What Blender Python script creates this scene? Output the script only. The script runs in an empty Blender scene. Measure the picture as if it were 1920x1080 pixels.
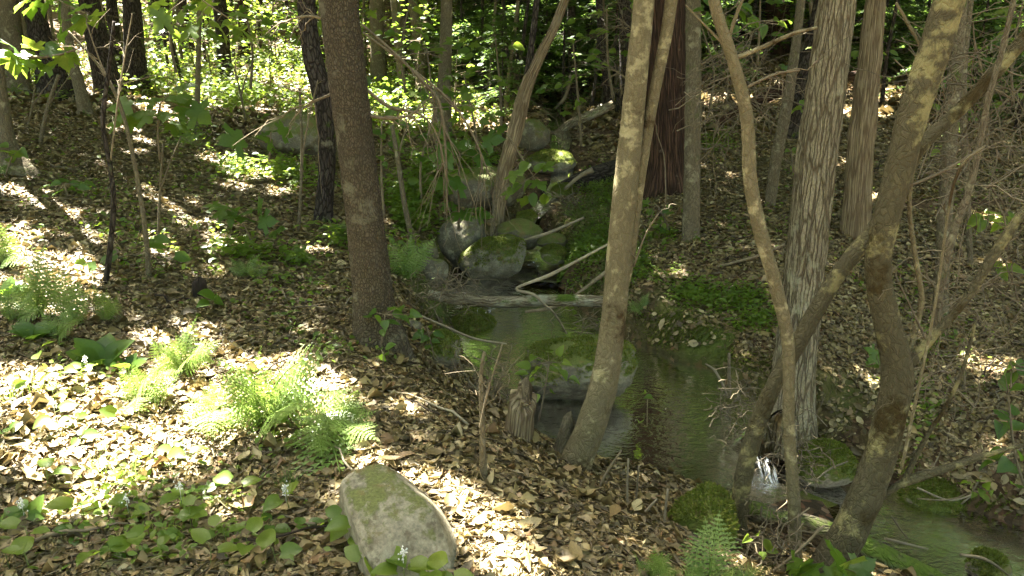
import bpy, math, random
import numpy as np
from mathutils import Vector, Matrix

R = np.random.default_rng(11)
random.seed(11)
C = bpy.context.scene.collection
SC = bpy.context.scene

# ------------------------------------------------------------------ camera, light, exposure
PITCH = math.radians(18.0)
CAM_H = 1.55
FOC = 1500.0                      # focal length in pixels of the 1920 px wide photograph
cam_d = bpy.data.cameras.new("camera")
cam_d.sensor_width = 36.0
cam_d.lens = 36.0 * FOC / 1920.0
cam_d.clip_start = 0.05
cam_d.clip_end = 600.0
cam = bpy.data.objects.new("camera", cam_d)
C.objects.link(cam)
cam.location = (0, 0, CAM_H)
cam.rotation_euler = (math.radians(90) - PITCH, 0, 0)
SC.camera = cam

SUN_EL = math.radians(57.0)
SUN_AZ = math.radians(-38.0)      # from +Y, negative towards -X (ahead, to the left)
SUN = np.array([math.cos(SUN_EL) * math.sin(SUN_AZ), math.cos(SUN_EL) * math.cos(SUN_AZ), math.sin(SUN_EL)])
world = bpy.data.worlds.new("World")
SC.world = world
world.use_nodes = True
wn = world.node_tree
sky = wn.nodes.new("ShaderNodeTexSky")
sky.sky_type = 'NISHITA'
sky.sun_disc = False
sky.sun_elevation = SUN_EL
sky.sun_rotation = SUN_AZ
sky.air_density = 0.7
sky.dust_density = 6.0
sky.ozone_density = 0.0
bg = wn.nodes["Background"]
bg.inputs[1].default_value = 0.05
wn.links.new(sky.outputs[0], bg.inputs[0])
sun_d = bpy.data.lights.new("sun", 'SUN')
sun_d.energy = 5.0
sun_d.angle = math.radians(0.53)
sun_d.color = (1.0, 0.95, 0.86)
sun = bpy.data.objects.new("sun", sun_d)
C.objects.link(sun)
sun.rotation_euler = Vector(-SUN).to_track_quat('-Z', 'Y').to_euler()
SC.view_settings.view_transform = 'Standard'
SC.view_settings.look = 'None'
SC.view_settings.gamma = 1.0
SC.view_settings.use_curve_mapping = False
SC.view_settings.exposure = 4.65
SC.cycles.max_bounces = 7
SC.cycles.diffuse_bounces = 4
SC.cycles.glossy_bounces = 3
SC.cycles.transmission_bounces = 5
SC.cycles.transparent_max_bounces = 8
SC.cycles.use_denoising = True

# ------------------------------------------------------------------ projection helpers
cp, sp = math.cos(PITCH), math.sin(PITCH)


def pt(px, py, D):
    """world point seen at photo pixel (px, py) at forward distance D"""
    u = (px - 960.0) / FOC
    w = -(py - 540.0) / FOC
    dy = cp + w * sp
    dz = -sp + w * cp
    t = D / dy
    return np.array([u * t, D, CAM_H + dz * t])


def ptz(px, py, z):
    w = -(py - 540.0) / FOC
    dy = cp + w * sp
    dz = -sp + w * cp
    return pt(px, py, (z - CAM_H) / dz * dy)


def proj(P):
    P = np.atleast_2d(P)
    x, y, z = P[:, 0], P[:, 1], P[:, 2] - CAM_H
    d = y * cp - z * sp
    up = y * sp + z * cp
    d = np.where(np.abs(d) < 1e-3, 1e-3, d)
    return 960 + FOC * x / d, 540 - FOC * up / d, d


def depth_scale(px, py, D):
    """metres per pixel at that point"""
    w = -(py - 540.0) / FOC
    return D / (cp + w * sp) / FOC


# ------------------------------------------------------------------ noise
def _hash(i, j, k, seed):
    h = (i.astype(np.int64) * 374761393 + j.astype(np.int64) * 668265263 + k.astype(np.int64) * 2147483647 + seed * 1274126177) & 0xFFFFFFFF
    h = ((h ^ (h >> 13)) * 1274126177) & 0xFFFFFFFF
    h = h ^ (h >> 16)
    return (h & 0xFFFFFF) / float(0xFFFFFF)


def vnoise(P, seed=0):
    P = np.asarray(P, float)
    i = np.floor(P).astype(np.int64)
    f = P - i
    f = f * f * (3 - 2 * f)
    r = 0
    for a in (0, 1):
        for b in (0, 1):
            for c in (0, 1):
                wgt = (f[:, 0] if a else 1 - f[:, 0]) * (f[:, 1] if b else 1 - f[:, 1]) * (f[:, 2] if c else 1 - f[:, 2])
                r = r + wgt * _hash(i[:, 0] + a, i[:, 1] + b, i[:, 2] + c, seed)
    return r


def fbm(P, seed=0, octv=4):
    r, a, s = 0, 0.5, 1.0
    for o in range(octv):
        r = r + a * (vnoise(np.asarray(P) * s, seed + o * 17) - 0.5)
        a *= 0.5
        s *= 2.03
    return r


def n2(x, y, s, seed=0, octv=3):
    x = np.atleast_1d(x)
    return fbm(np.stack([x * s, np.atleast_1d(y) * s, np.zeros_like(x, float)], 1), seed, octv)


# ------------------------------------------------------------------ terrain
CP = []
for px, py, D in [
    (0, 1080, 2.0), (400, 1080, 2.0), (800, 1080, 1.97), (1200, 1080, 2.02), (1350, 1045, 2.5), (1450, 1080, 2.55), (1650, 1130, 2.52), (1900, 1160, 2.55), (1050, 440, 6.95), (1045, 485, 6.5), (1080, 390, 7.6),
    (0, 850, 2.62), (300, 850, 2.7), (600, 850, 2.76), (900, 850, 2.78), (1050, 900, 3.0), (1200, 945, 2.85),
    (0, 650, 3.6), (200, 650, 3.7), (400, 650, 3.8), (580, 650, 3.85), (700, 640, 3.95), (700, 750, 3.25), (850, 750, 3.3),
    (0, 520, 4.4), (150, 520, 4.6), (300, 520, 4.75), (500, 520, 4.95), (600, 560, 4.55),
    (0, 400, 5.6), (200, 400, 5.9), (400, 400, 6.2), (600, 410, 6.45), (540, 460, 5.7), (700, 480, 5.7),
    (0, 300, 7.2), (150, 300, 7.6), (300, 300, 8.0), (450, 300, 8.3), (600, 300, 8.6), (750, 300, 8.7),
    (0, 200, 9.4), (150, 200, 10.0), (300, 200, 10.8), (450, 200, 11.5), (600, 200, 12.2), (750, 210, 11.7),
    (0, 130, 13.0), (150, 130, 14.0), (300, 130, 15.0), (450, 130, 16.0), (600, 130, 16.5),
    (300, 85, 22.0), (600, 85, 23.0), (850, 130, 16.0), (850, 95, 21.0),
    (780, 620, 4.3), (830, 600, 4.85), (865, 655, 4.55), (850, 710, 4.15), (950, 800, 3.42), (1030, 830, 3.4), (1075, 875, 3.3), (1150, 915, 3.08),
    (760, 480, 5.9), (820, 490, 6.1), (800, 380, 7.3), (850, 250, 10.0), (900, 330, 8.4), (900, 190, 12.6),
    (1190, 625, 5.0), (1150, 520, 5.9), (1110, 440, 6.9), (1140, 360, 7.9), (1150, 270, 9.6), (1140, 200, 11.6),
    (1250, 560, 5.35), (1350, 560, 5.4), (1300, 630, 4.95), (1400, 680, 4.66), (1490, 795, 4.1), (1560, 830, 4.15),
    (1700, 750, 4.6), (1740, 895, 4.02), (1850, 950, 3.75), (1900, 880, 3.95), (1900, 750, 4.4), (1900, 600, 5.2), (1700, 620, 5.2), (1550, 650, 4.9),
    (1500, 500, 5.7), (1700, 480, 6.0), (1900, 470, 6.1), (1300, 440, 6.3), (1250, 345, 7.75), (1445, 382, 7.0), (1600, 432, 6.3), (1700, 320, 8.1),
    (1900, 320, 8.0), (1350, 340, 7.8), (1480, 250, 9.4), (1350, 230, 10.0), (1420, 150, 13.0), (1455, 100, 15.5), (1250, 180, 12.2),
    (1900, 220, 10.2), (1700, 200, 10.8), (1700, 140, 13.0), (1900, 140, 13.0), (1200, 110, 16.0), (1050, 120, 16.0),
]:
    CP.append(pt(px, py, D))
CP += [np.array(q, float) for q in [
    (-5, 0.5, .12), (-2, 0, .05), (0, -1.5, .05), (2.0, 0.6, -.15), (5, 0.8, -.75), (0, -5, .2), (-8, -4, .5), (7, -4, -.9),
    (-10, 5, 1.0), (-12, 12, 1.9), (10, 4, -.1), (11, 10, .7), (-16, 20, 2.4), (16, 20, 2.0), (0, 30, 2.0), (-10, 30, 2.6), (10, 30, 2.5), (-25, 35, 3), (25, 35, 3), (0, 42, 3)]]
CP = np.array(CP)


def _U(r2):
    return np.where(r2 > 1e-12, 0.5 * r2 * np.log(np.maximum(r2, 1e-12)), 0.0)


_n = len(CP)
_A = np.zeros((_n + 3, _n + 3))
_d = ((CP[:, None, :2] - CP[None, :, :2]) ** 2).sum(-1)
_A[:_n, :_n] = _U(_d) + np.eye(_n) * 0.06
_A[:_n, _n] = 1
_A[:_n, _n + 1:] = CP[:, :2]
_A[_n, :_n] = 1
_A[_n + 1:, :_n] = CP[:, :2].T
_W = np.linalg.solve(_A, np.concatenate([CP[:, 2], np.zeros(3)]))

CH = []                                            # stream centre line: x, y, water level, half width
for px, py, z, hw in [(1035, 165, .50, .06), (1043, 225, .34, .07), (1050, 275, .18, .09), (1050, 345, .0, .05), (992, 418, -.27, .07), (1004, 462, -.39, .13),
                      (1004, 480, -.43, .2), (975, 505, -.46, .34), (945, 530, -.47, .45), (975, 590, -.58, .45), (1010, 650, -.6, .62), (1120, 725, -.62, .66),
                      (1260, 790, -.62, .78), (1385, 855, -.64, .42), (1440, 925, -1.0, .34), (1580, 965, -1.05, .5), (1720, 1030, -1.06, .52), (1900, 1095, -1.07, .5)]:
    p = ptz(px, py, z)
    CH.append((p[0], p[1], z, hw))
CH += [(3.6, 2.9, -1.1, .45), (6.5, 2.0, -1.4, .6), (12, 0.5, -1.9, .7)]
CH = [(CH[0][0] + .5, 18.0, .85, .1)] + CH
CH = np.array(CH)


def channel(x, y):
    """distance to the stream centre line, its level and half width there"""
    best = np.full(x.shape, 1e9)
    zw = np.zeros(x.shape)
    hw = np.ones(x.shape)
    for a, b in zip(CH[:-1], CH[1:]):
        d = b[:2] - a[:2]
        t = np.clip(((x - a[0]) * d[0] + (y - a[1]) * d[1]) / (d @ d), 0, 1)
        r = np.hypot(x - a[0] - t * d[0], y - a[1] - t * d[1])
        m = r < best
        best = np.where(m, r, best)
        zw = np.where(m, a[2] + t * (b[2] - a[2]), zw)
        hw = np.where(m, a[3] + t * (b[3] - a[3]), hw)
    return best, zw, hw


def H(x, y):
    x = np.atleast_1d(np.asarray(x, float))
    y = np.atleast_1d(np.asarray(y, float))
    out = np.empty(x.shape)
    for s in range(0, len(x), 40000):
        xs, ys = x[s:s + 40000], y[s:s + 40000]
        r2 = (xs[:, None] - CP[None, :, 0]) ** 2 + (ys[:, None] - CP[None, :, 1]) ** 2
        h = _U(r2) @ _W[:_n] + _W[_n] + _W[_n + 1] * xs + _W[_n + 2] * ys
        far = np.clip((np.hypot(xs, ys - 5) - 26) / 16, 0, 1)
        far = far * far * (3 - 2 * far)
        h = h * (1 - far) + 3.0 * far
        h = h + n2(xs, ys, 1.3, 5, 3) * 0.10 + n2(xs, ys, 5.0, 9, 2) * 0.03
        d, zw, hw = channel(xs, ys)
        d = d + n2(xs, ys, 2.2, 33, 3) * 0.25
        c = zw - 0.10 - 0.10 * np.clip(1 - d / hw, 0, 1) + np.clip(d - hw, 0, 9) * 1.7
        k = 0.05
        hh = np.clip(0.5 + 0.5 * (c - h) / k, 0, 1)
        out[s:s + 40000] = c * (1 - hh) + h * hh - k * hh * (1 - hh)
    return out


def h1(x, y):
    return float(H([x], [y])[0])


def hit(px, py):
    """where the ray through that photo pixel meets the terrain"""
    u = (px - 960.0) / FOC
    w = -(py - 540.0) / FOC
    dy, dz = cp + w * sp, -sp + w * cp
    D = np.concatenate([np.arange(1.2, 8, .02), np.arange(8, 20, .06), np.arange(20, 60, .3)])
    t = D / dy
    x, z = u * t, CAM_H + dz * t
    below = np.nonzero(z < H(x, D))[0]
    i = below[0] if len(below) else len(D) - 1
    return np.array([x[i], D[i], z[i]])


def normal_at(x, y, e=.05):
    x = np.asarray(x, float)
    y = np.asarray(y, float)
    n = np.stack([-(H(x + e, y) - H(x - e, y)) / (2 * e), -(H(x, y + e) - H(x, y - e)) / (2 * e), np.ones_like(x)], 1)
    return n / np.linalg.norm(n, axis=1, keepdims=True)


# ------------------------------------------------------------------ node materials
def new_mat(name):
    m = bpy.data.materials.new(name)
    m.use_nodes = True
    nt = m.node_tree
    nt.nodes.clear()
    out = nt.nodes.new("ShaderNodeOutputMaterial")
    return m, nt, out


def nd(nt, typ, props=None, **inp):
    n = nt.nodes.new("ShaderNode" + typ)
    for k, v in (props or {}).items():
        setattr(n, k, v)
    for k, v in inp.items():
        key = int(k[1:]) if k[0] == 'i' and k[1:].isdigit() else k.replace('_', ' ')
        s = n.inputs[key]
        if isinstance(v, bpy.types.NodeSocket):
            nt.links.new(v, s)
        else:
            s.default_value = v
    return n


def ramp(nt, fac, stops, interp='LINEAR'):
    r = nt.nodes.new("ShaderNodeValToRGB")
    r.color_ramp.interpolation = interp
    el = r.color_ramp.elements
    while len(el) < len(stops):
        el.new(0.5)
    for e, (p, c) in zip(el, stops):
        e.position = p
        e.color = (*c, 1) if len(c) == 3 else c
    nt.links.new(fac, r.inputs[0])
    return r.outputs[0]


def mixc(nt, fac, a, b, mode='MIX'):
    n = nt.nodes.new("ShaderNodeMix")
    n.data_type = 'RGBA'
    n.blend_type = mode
    for s, v in ((n.inputs[0], fac), (n.inputs[6], a), (n.inputs[7], b)):
        if isinstance(v, bpy.types.NodeSocket):
            nt.links.new(v, s)
        elif isinstance(v, (int, float)):
            s.default_value = v
        else:
            s.default_value = (*v, 1)
    return n.outputs[2]


def math_(nt, op, a, b=0.0, clamp=False):
    n = nt.nodes.new("ShaderNodeMath")
    n.operation = op
    n.use_clamp = clamp
    for s, v in ((n.inputs[0], a), (n.inputs[1], b)):
        if isinstance(v, bpy.types.NodeSocket):
            nt.links.new(v, s)
        else:
            s.default_value = v
    return n.outputs[0]


def step(nt, v, lo, hi):
    n = nt.nodes.new("ShaderNodeMapRange")
    n.interpolation_type = 'SMOOTHSTEP'
    nt.links.new(v, n.inputs[0])
    n.inputs[1].default_value = lo
    n.inputs[2].default_value = hi
    return n.outputs[0]


def rnd(nt):
    """a random number per leaf, whether the leaves are joined or objects of their own"""
    g = nt.nodes.new("ShaderNodeNewGeometry")
    o = nt.nodes.new("ShaderNodeObjectInfo")
    return math_(nt, 'FRACT', math_(nt, 'ADD', g.outputs['Random Per Island'], o.outputs['Random']))


def mat_leaf(name, cols, trans, tfac=.45, rough=.42, vein=False, spec=.4):
    m, nt, out = new_mat(name)
    r = rnd(nt)
    st = [(i / (len(cols) - 1), c) for i, c in enumerate(cols)]
    base = ramp(nt, r, st)
    tc = nd(nt, "TexCoord")
    no = nd(nt, "TexNoise", Scale=14.0, Detail=3.0, Vector=tc.outputs['Object'])
    base = mixc(nt, 1.0, base, ramp(nt, no.outputs[0], [(.3, (.72, .72, .72)), (.7, (1.18, 1.15, 1.1))]), 'MULTIPLY')
    b = nd(nt, "BsdfPrincipled", Base_Color=base, Roughness=rough)
    b.inputs['Specular IOR Level'].default_value = spec
    t = nd(nt, "BsdfTranslucent", Color=mixc(nt, .75, base, trans))
    mx = nd(nt, "MixShader", i0=tfac, i1=b.outputs[0], i2=t.outputs[0])
    nt.links.new(mx.outputs[0], out.inputs[0])
    return m


def mat_bark(name, ridge, crack, su, sv, width=.12, lichen=None, lich_amt=.0, lich_scale=6.0, moss=None, moss_amt=0.0, moss_top=None, bump=.6, distort=.35, warm=None):
    m, nt, out = new_mat(name)
    uv = nd(nt, "UVMap")
    n0 = nd(nt, "TexNoise", Vector=uv.outputs[0], Scale=9.0, Detail=3.0)
    off = mixc(nt, distort * .1, (0, 0, 0), n0.outputs[1], 'ADD')
    vec = nd(nt, "VectorMath", {'operation': 'ADD'}, i0=uv.outputs[0], i1=n0.outputs[1])
    vm = nd(nt, "Mapping", Vector=mixc(nt, distort * .25, uv.outputs[0], vec.outputs[0]))
    vm.inputs['Scale'].default_value = (su, sv, 1)
    vo = nd(nt, "TexVoronoi", {'feature': 'DISTANCE_TO_EDGE'}, Vector=vm.outputs[0], Scale=1.0, Randomness=1.0)
    vc = nd(nt, "TexVoronoi", {'feature': 'F1'}, Vector=vm.outputs[0], Scale=1.0)
    vm2 = nd(nt, "Mapping", Vector=uv.outputs[0])
    vm2.inputs['Scale'].default_value = (su * 2.4, sv * (6 if sv > 4 else 2.6), 1)
    fine = nd(nt, "TexNoise", Vector=vm2.outputs[0], Scale=1.6, Detail=6.0, Roughness=.65)
    ed = step(nt, vo.outputs[0], 0.0, width)
    edge = math_(nt, 'MULTIPLY', ed, math_(nt, 'ADD', fine.outputs[0], .45), True)
    sep = nd(nt, "SeparateColor", i0=vc.outputs[1])
    rid = mixc(nt, sep.outputs[0], ridge, tuple(c * .72 for c in ridge))
    if warm:
        rid = mixc(nt, step(nt, sep.outputs[1], .6, .95), rid, warm)
    col = mixc(nt, edge, crack, rid)
    col = mixc(nt, .85, col, ramp(nt, fine.outputs[0], [(.25, (.45, .45, .45)), (.75, (1.4, 1.4, 1.4))]), 'MULTIPLY')
    tc = nd(nt, "TexCoord")
    if lichen:
        nl = nd(nt, "TexNoise", Vector=tc.outputs['Object'], Scale=lich_scale, Detail=6.0, Roughness=.62)
        lm = step(nt, nl.outputs[0], .66 - lich_amt, .74 - lich_amt * .8)
        lm = math_(nt, 'MULTIPLY', lm, math_(nt, 'ADD', math_(nt, 'MULTIPLY', fine.outputs[0], .8), .25), True)
        col = mixc(nt, lm, col, lichen)
    if moss:
        nm = nd(nt, "TexNoise", Vector=tc.outputs['Object'], Scale=3.6, Detail=7.0, Roughness=.66)
        mm = step(nt, nm.outputs[0], .62 - moss_amt, .70 - moss_amt * .8)
        if moss_top is not None:
            sx = nd(nt, "SeparateXYZ", Vector=nd(nt, "NewGeometry").outputs['Normal'])
            mm = math_(nt, 'MULTIPLY', mm, step(nt, sx.outputs[2], moss_top, moss_top + .5))
        fm = nd(nt, "TexNoise", Vector=tc.outputs['Object'], Scale=90.0, Detail=3.0)
        col = mixc(nt, mm, col, mixc(nt, fm.outputs[0], tuple(c * .45 for c in moss), tuple(c * 1.5 for c in moss)))
    bp = nd(nt, "Bump", Strength=bump, Distance=.012, Height=math_(nt, 'ADD', edge, math_(nt, 'MULTIPLY', fine.outputs[0], .6)))
    b = nd(nt, "BsdfPrincipled", Base_Color=col, Roughness=.9, Normal=bp.outputs[0])
    b.inputs['Specular IOR Level'].default_value = .15
    nt.links.new(b.outputs[0], out.inputs[0])
    return m


def mat_rock(name, a, b_, moss, thr, nz=.25, lichen=(.27, .26, .17), lich=.5, wet=.85, scl=1.0):
    m, nt, out = new_mat(name)
    tc = nd(nt, "TexCoord")
    n1 = nd(nt, "TexNoise", Vector=tc.outputs['Object'], Scale=5.0 * scl, Detail=8.0, Roughness=.68)
    n2_ = nd(nt, "TexNoise", Vector=tc.outputs['Object'], Scale=75.0, Detail=4.0, Roughness=.6)
    n3 = nd(nt, "TexNoise", Vector=tc.outputs['Object'], Scale=4.2 * scl, Detail=7.0, Roughness=.7)
    n4 = nd(nt, "TexNoise", Vector=tc.outputs['Object'], Scale=12.0 * scl, Detail=6.0, Roughness=.7)
    col = ramp(nt, n1.outputs[0], [(.32, b_), (.68, a)])
    col = mixc(nt, .8, col, ramp(nt, n2_.outputs[0], [(.3, (.55, .55, .55)), (.7, (1.35, 1.35, 1.35))]), 'MULTIPLY')
    col = mixc(nt, math_(nt, 'MULTIPLY', step(nt, n4.outputs[0], .52, .62), lich), col, lichen)
    sx = nd(nt, "SeparateXYZ", Vector=nd(nt, "NewGeometry").outputs['Normal'])
    mk = math_(nt, 'ADD', n3.outputs[0], math_(nt, 'MULTIPLY', math_(nt, 'SUBTRACT', sx.outputs[2], nz), .35))
    mk = step(nt, mk, thr, thr + .12)
    fm = nd(nt, "TexNoise", Vector=tc.outputs['Object'], Scale=120.0, Detail=3.0)
    fm2 = nd(nt, "TexNoise", Vector=tc.outputs['Object'], Scale=16.0, Detail=4.0)
    mc = mixc(nt, fm.outputs[0], tuple(c * .35 for c in moss), tuple(c * 1.5 for c in moss))
    mc = mixc(nt, step(nt, fm2.outputs[0], .5, .72), mc, (.13, .095, .035))
    col = mixc(nt, mk, col, mc)
    hgt = math_(nt, 'ADD', math_(nt, 'MULTIPLY', n2_.outputs[0], .35), math_(nt, 'MULTIPLY', math_(nt, 'MULTIPLY', fm.outputs[0], mk), 1.2))
    bp = nd(nt, "Bump", Strength=.55, Distance=.012, Height=math_(nt, 'ADD', hgt, n1.outputs[0]))
    b = nd(nt, "BsdfPrincipled", Base_Color=col, Roughness=wet, Normal=bp.outputs[0])
    b.inputs['Specular IOR Level'].default_value = .25
    nt.links.new(b.outputs[0], out.inputs[0])
    return m


def mat_plain(name, a, b_, scale=8.0, rough=.9, stretch=None):
    m, nt, out = new_mat(name)
    tc = nd(nt, "TexCoord")
    mp = nd(nt, "Mapping", Vector=tc.outputs['Object'])
    if stretch:
        mp.inputs['Scale'].default_value = stretch
    n1 = nd(nt, "TexNoise", Vector=mp.outputs[0], Scale=scale, Detail=6.0, Roughness=.65)
    r = rnd(nt)
    col = ramp(nt, n1.outputs[0], [(.3, a), (.7, b_)])
    col = mixc(nt, 1.0, col, ramp(nt, r, [(0, (.75, .75, .75)), (1, (1.2, 1.18, 1.12))]), 'MULTIPLY')
    bp = nd(nt, "Bump", Strength=.4, Distance=.006, Height=n1.outputs[0])
    b = nd(nt, "BsdfPrincipled", Base_Color=col, Roughness=rough, Normal=bp.outputs[0])
    b.inputs['Specular IOR Level'].default_value = .2
    nt.links.new(b.outputs[0], out.inputs[0])
    return m


def mat_ground():
    m, nt, out = new_mat("forest_soil")
    tc = nd(nt, "TexCoord")
    n1 = nd(nt, "TexNoise", Vector=tc.outputs['Object'], Scale=2.2, Detail=8.0, Roughness=.65)
    n2_ = nd(nt, "TexNoise", Vector=tc.outputs['Object'], Scale=38.0, Detail=6.0, Roughness=.7)
    vo = nd(nt, "TexVoronoi", Vector=tc.outputs['Object'], Scale=26.0)
    col = ramp(nt, n1.outputs[0], [(.3, (.035, .022, .013)), (.55, (.075, .045, .024)), (.75, (.13, .075, .037))])
    leafc = nd(nt, "SeparateColor", i0=vo.outputs[1])
    col = mixc(nt, .45, col, ramp(nt, leafc.outputs[0], [(0, (.035, .02, .012)), (.5, (.12, .075, .04)), (1, (.25, .17, .09))]))
    at = nd(nt, "Attribute", {'attribute_name': 'moss'})
    mk = math_(nt, 'MULTIPLY', at.outputs['Fac'], step(nt, math_(nt, 'ADD', n1.outputs[0], math_(nt, 'MULTIPLY', at.outputs['Fac'], .28)), .48, .66))
    mc = mixc(nt, n2_.outputs[0], (.04, .055, .012), (.12, .145, .03))
    col = mixc(nt, mk, col, mc)
    ab = nd(nt, "Attribute", {'attribute_name': 'bed'})
    col = mixc(nt, ab.outputs['Fac'], col, ramp(nt, leafc.outputs[1], [(0, (.02, .016, .009)), (.6, (.05, .036, .018)), (.9, (.11, .055, .028)), (1, (.18, .12, .07))]))
    bp = nd(nt, "Bump", Strength=.7, Distance=.03, Height=n2_.outputs[0])
    b = nd(nt, "BsdfPrincipled", Base_Color=col, Roughness=.92, Normal=bp.outputs[0])
    b.inputs['Specular IOR Level'].default_value = .15
    nt.links.new(b.outputs[0], out.inputs[0])
    return m


def mat_water():
    m, nt, out = new_mat("dark_stream_water")
    tc = nd(nt, "TexCoord")
    mp = nd(nt, "Mapping", Vector=tc.outputs['Object'])
    mp.inputs['Scale'].default_value = (1, 1.6, 1)
    n1 = nd(nt, "TexNoise", Vector=mp.outputs[0], Scale=11.0, Detail=3.0, Distortion=1.2)
    n2_ = nd(nt, "TexNoise", Vector=mp.outputs[0], Scale=38.0, Detail=2.0)
    bp = nd(nt, "Bump", Strength=.22, Distance=.02, Height=math_(nt, 'ADD', n1.outputs[0], math_(nt, 'MULTIPLY', n2_.outputs[0], .3)))
    g = nd(nt, "BsdfGlossy", Color=(1, 1, 1, 1), Roughness=.07, Normal=bp.outputs[0])
    t = nd(nt, "BsdfTransparent", Color=(.26, .225, .125, 1))
    fr = nd(nt, "Fresnel", IOR=1.18, Normal=bp.outputs[0])
    mx = nd(nt, "MixShader", i0=fr.outputs[0], i1=t.outputs[0], i2=g.outputs[0])
    nt.links.new(mx.outputs[0], out.inputs[0])
    return m


def mat_foam():
    m, nt, out = new_mat("white_water")
    uv = nd(nt, "UVMap")
    mp = nd(nt, "Mapping", Vector=uv.outputs[0])
    mp.inputs['Scale'].default_value = (34, 3.5, 1)
    n1 = nd(nt, "TexNoise", Vector=mp.outputs[0], Scale=1.0, Detail=5.0, Roughness=.7, Distortion=.4)
    k = step(nt, n1.outputs[0], .50, .70)
    b = nd(nt, "BsdfPrincipled", Base_Color=(.7, .73, .72, 1), Roughness=.55)
    g = nd(nt, "BsdfGlossy", Roughness=.06, Color=(1, 1, 1, 1))
    t = nd(nt, "BsdfTransparent", Color=(.9, .9, .88, 1))
    tg = nd(nt, "MixShader", i0=.03, i1=t.outputs[0], i2=g.outputs[0])
    mx = nd(nt, "MixShader", i0=k, i1=tg.outputs[0], i2=b.outputs[0])
    nt.links.new(mx.outputs[0], out.inputs[0])
    return m


G1, G2, G3 = (.05, .105, .016), (.085, .15, .022), (.13, .19, .03)
M_LEAF = mat_leaf("green_leaf", [G1, (.06, .12, .016), G2], (.22, .36, .03), .5)
M_YLEAF = mat_leaf("young_leaf", [(.075, .14, .018), (.11, .18, .025), (.15, .21, .03)], (.32, .44, .04), .55)
M_FERN = mat_leaf("fern_green", [(.11, .18, .035), (.15, .23, .05), (.19, .26, .07)], (.34, .46, .08), .32, .42)
M_HEML = mat_leaf("hemlock_green", [(.04, .075, .02), (.055, .1, .025), (.08, .13, .03)], (.2, .33, .05), .45, .6)
M_CANOPY = mat_leaf("canopy_leaf", [(.04, .085, .014), (.06, .115, .018)], (.13, .22, .03), .12)
M_EVERG = mat_leaf("evergreen_needles", [(.02, .04, .012), (.035, .06, .018)], (.06, .1, .02), .15, .6, spec=.2)
M_DEAD = mat_leaf("dead_leaf", [(.035, .026, .011), (.175, .132, .05), (.085, .062, .024), (.28, .22, .09), (.12, .09, .034), (.38, .32, .165), (.14, .075, .028), (.23, .18, .072), (.062, .046, .019), (.10, .08, .036)], (.34, .25, .09), .10, .55, spec=.35)
M_MOSS = mat_leaf("moss_green", [(.06, .085, .012), (.11, .15, .022), (.16, .18, .035), (.13, .11, .035)], (.22, .28, .04), .3, .8, spec=.1)
M_GRASS = mat_leaf("grass_green", [(.07, .13, .02), (.12, .18, .04), (.2, .2, .08)], (.3, .4, .06), .4, .55)
M_FLOWER = mat_plain("white_flower", (.7, .7, .62), (.82, .82, .76), 20)
M_STEM = mat_plain("green_stem", (.09, .13, .03), (.14, .16, .05), 20)
M_TWIG = mat_plain("grey_twig", (.085, .068, .042), (.21, .172, .11), 26)
M_PALE = mat_plain("bleached_wood", (.11, .09, .06), (.29, .25, .17), 9, stretch=(1, 1, 1))
M_DARKW = mat_plain("dark_wet_wood", (.012, .009, .007), (.05, .036, .024), 12)
M_GROUND = mat_ground()
M_WATER = mat_water()
M_FOAM = mat_foam()
LICH = (.34, .32, .2)
MOSSC = (.075, .115, .016)
B_PINE = mat_bark("pine_bark", (.20, .165, .105), (.07, .055, .035), 92, 50, .22, (.26, .24, .155), .10, 7, bump=1.0, distort=.2, warm=(.18, .14, .085))
B_DARK = mat_bark("dark_bark", (.085, .07, .055), (.018, .014, .011), 40, 12, .2, (.22, .2, .13), .07, 9, MOSSC, .04, bump=.9, distort=.1)
B_ASH = mat_bark("ridged_bark", (.36, .305, .19), (.11, .085, .05), 46, 5, .15, (.44, .41, .26), .10, 6, bump=1.0, distort=.10)
B_SMOOTH = mat_bark("mottled_bark", (.205, .172, .095), (.15, .124, .066), 64, 30, .2, (.42, .37, .2), .12, 12, (.055, .036, .015), .07, bump=.45)
B_MOSSY = mat_bark("mossy_bark", (.12, .104, .056), (.085, .072, .038), 70, 34, .2, (.34, .30, .13), .15, 9, (.05, .036, .012), .11, bump=.6)
B_CEDAR = mat_bark("cedar_bark", (.12, .068, .042), (.026, .016, .011), 60, 3.0, .25, (.2, .16, .11), .04, 5, bump=1.0, distort=.08)
B_GREY = mat_bark("grey_bark", (.2, .17, .105), (.11, .09, .055), 80, 26, .16, (.34, .32, .2), .10, 10, MOSSC, .05, bump=.6)
B_DEADT = mat_bark("bare_dead_wood", (.37, .29, .17), (.13, .092, .052), 70, 3.0, .2, (.28, .23, .14), .08, 5, bump=.8, distort=.06)
B_LOG = mat_bark("mossy_log_bark", (.36, .31, .2), (.11, .085, .052), 60, 4, .16, (.38, .38, .27), .14, 6, MOSSC, .10, -.1, bump=.8)
B_MLOG = mat_bark("moss_covered_log", (.12, .1, .066), (.035, .028, .019), 50, 8, .16, (.2, .21, .14), .12, 6, (.085, .125, .017), .22, .0, bump=.8)
R_GREY = mat_rock("granite_lichen", (.14, .128, .088), (.06, .052, .033), (.10, .115, .03), .62, .3)
R_FRONT = mat_rock("lichen_boulder", (.27, .245, .17), (.09, .077, .045), (.11, .12, .035), .62, .4, lich=.5, scl=2.6)
R_FULL = mat_rock("moss_covered_rock", (.3, .27, .19), (.12, .1, .065), (.10, .125, .022), .36, .1)
R_MOSS = mat_rock("mossy_rock", (.21, .19, .13), (.08, .07, .045), (.10, .12, .026), .50, .3)
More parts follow.
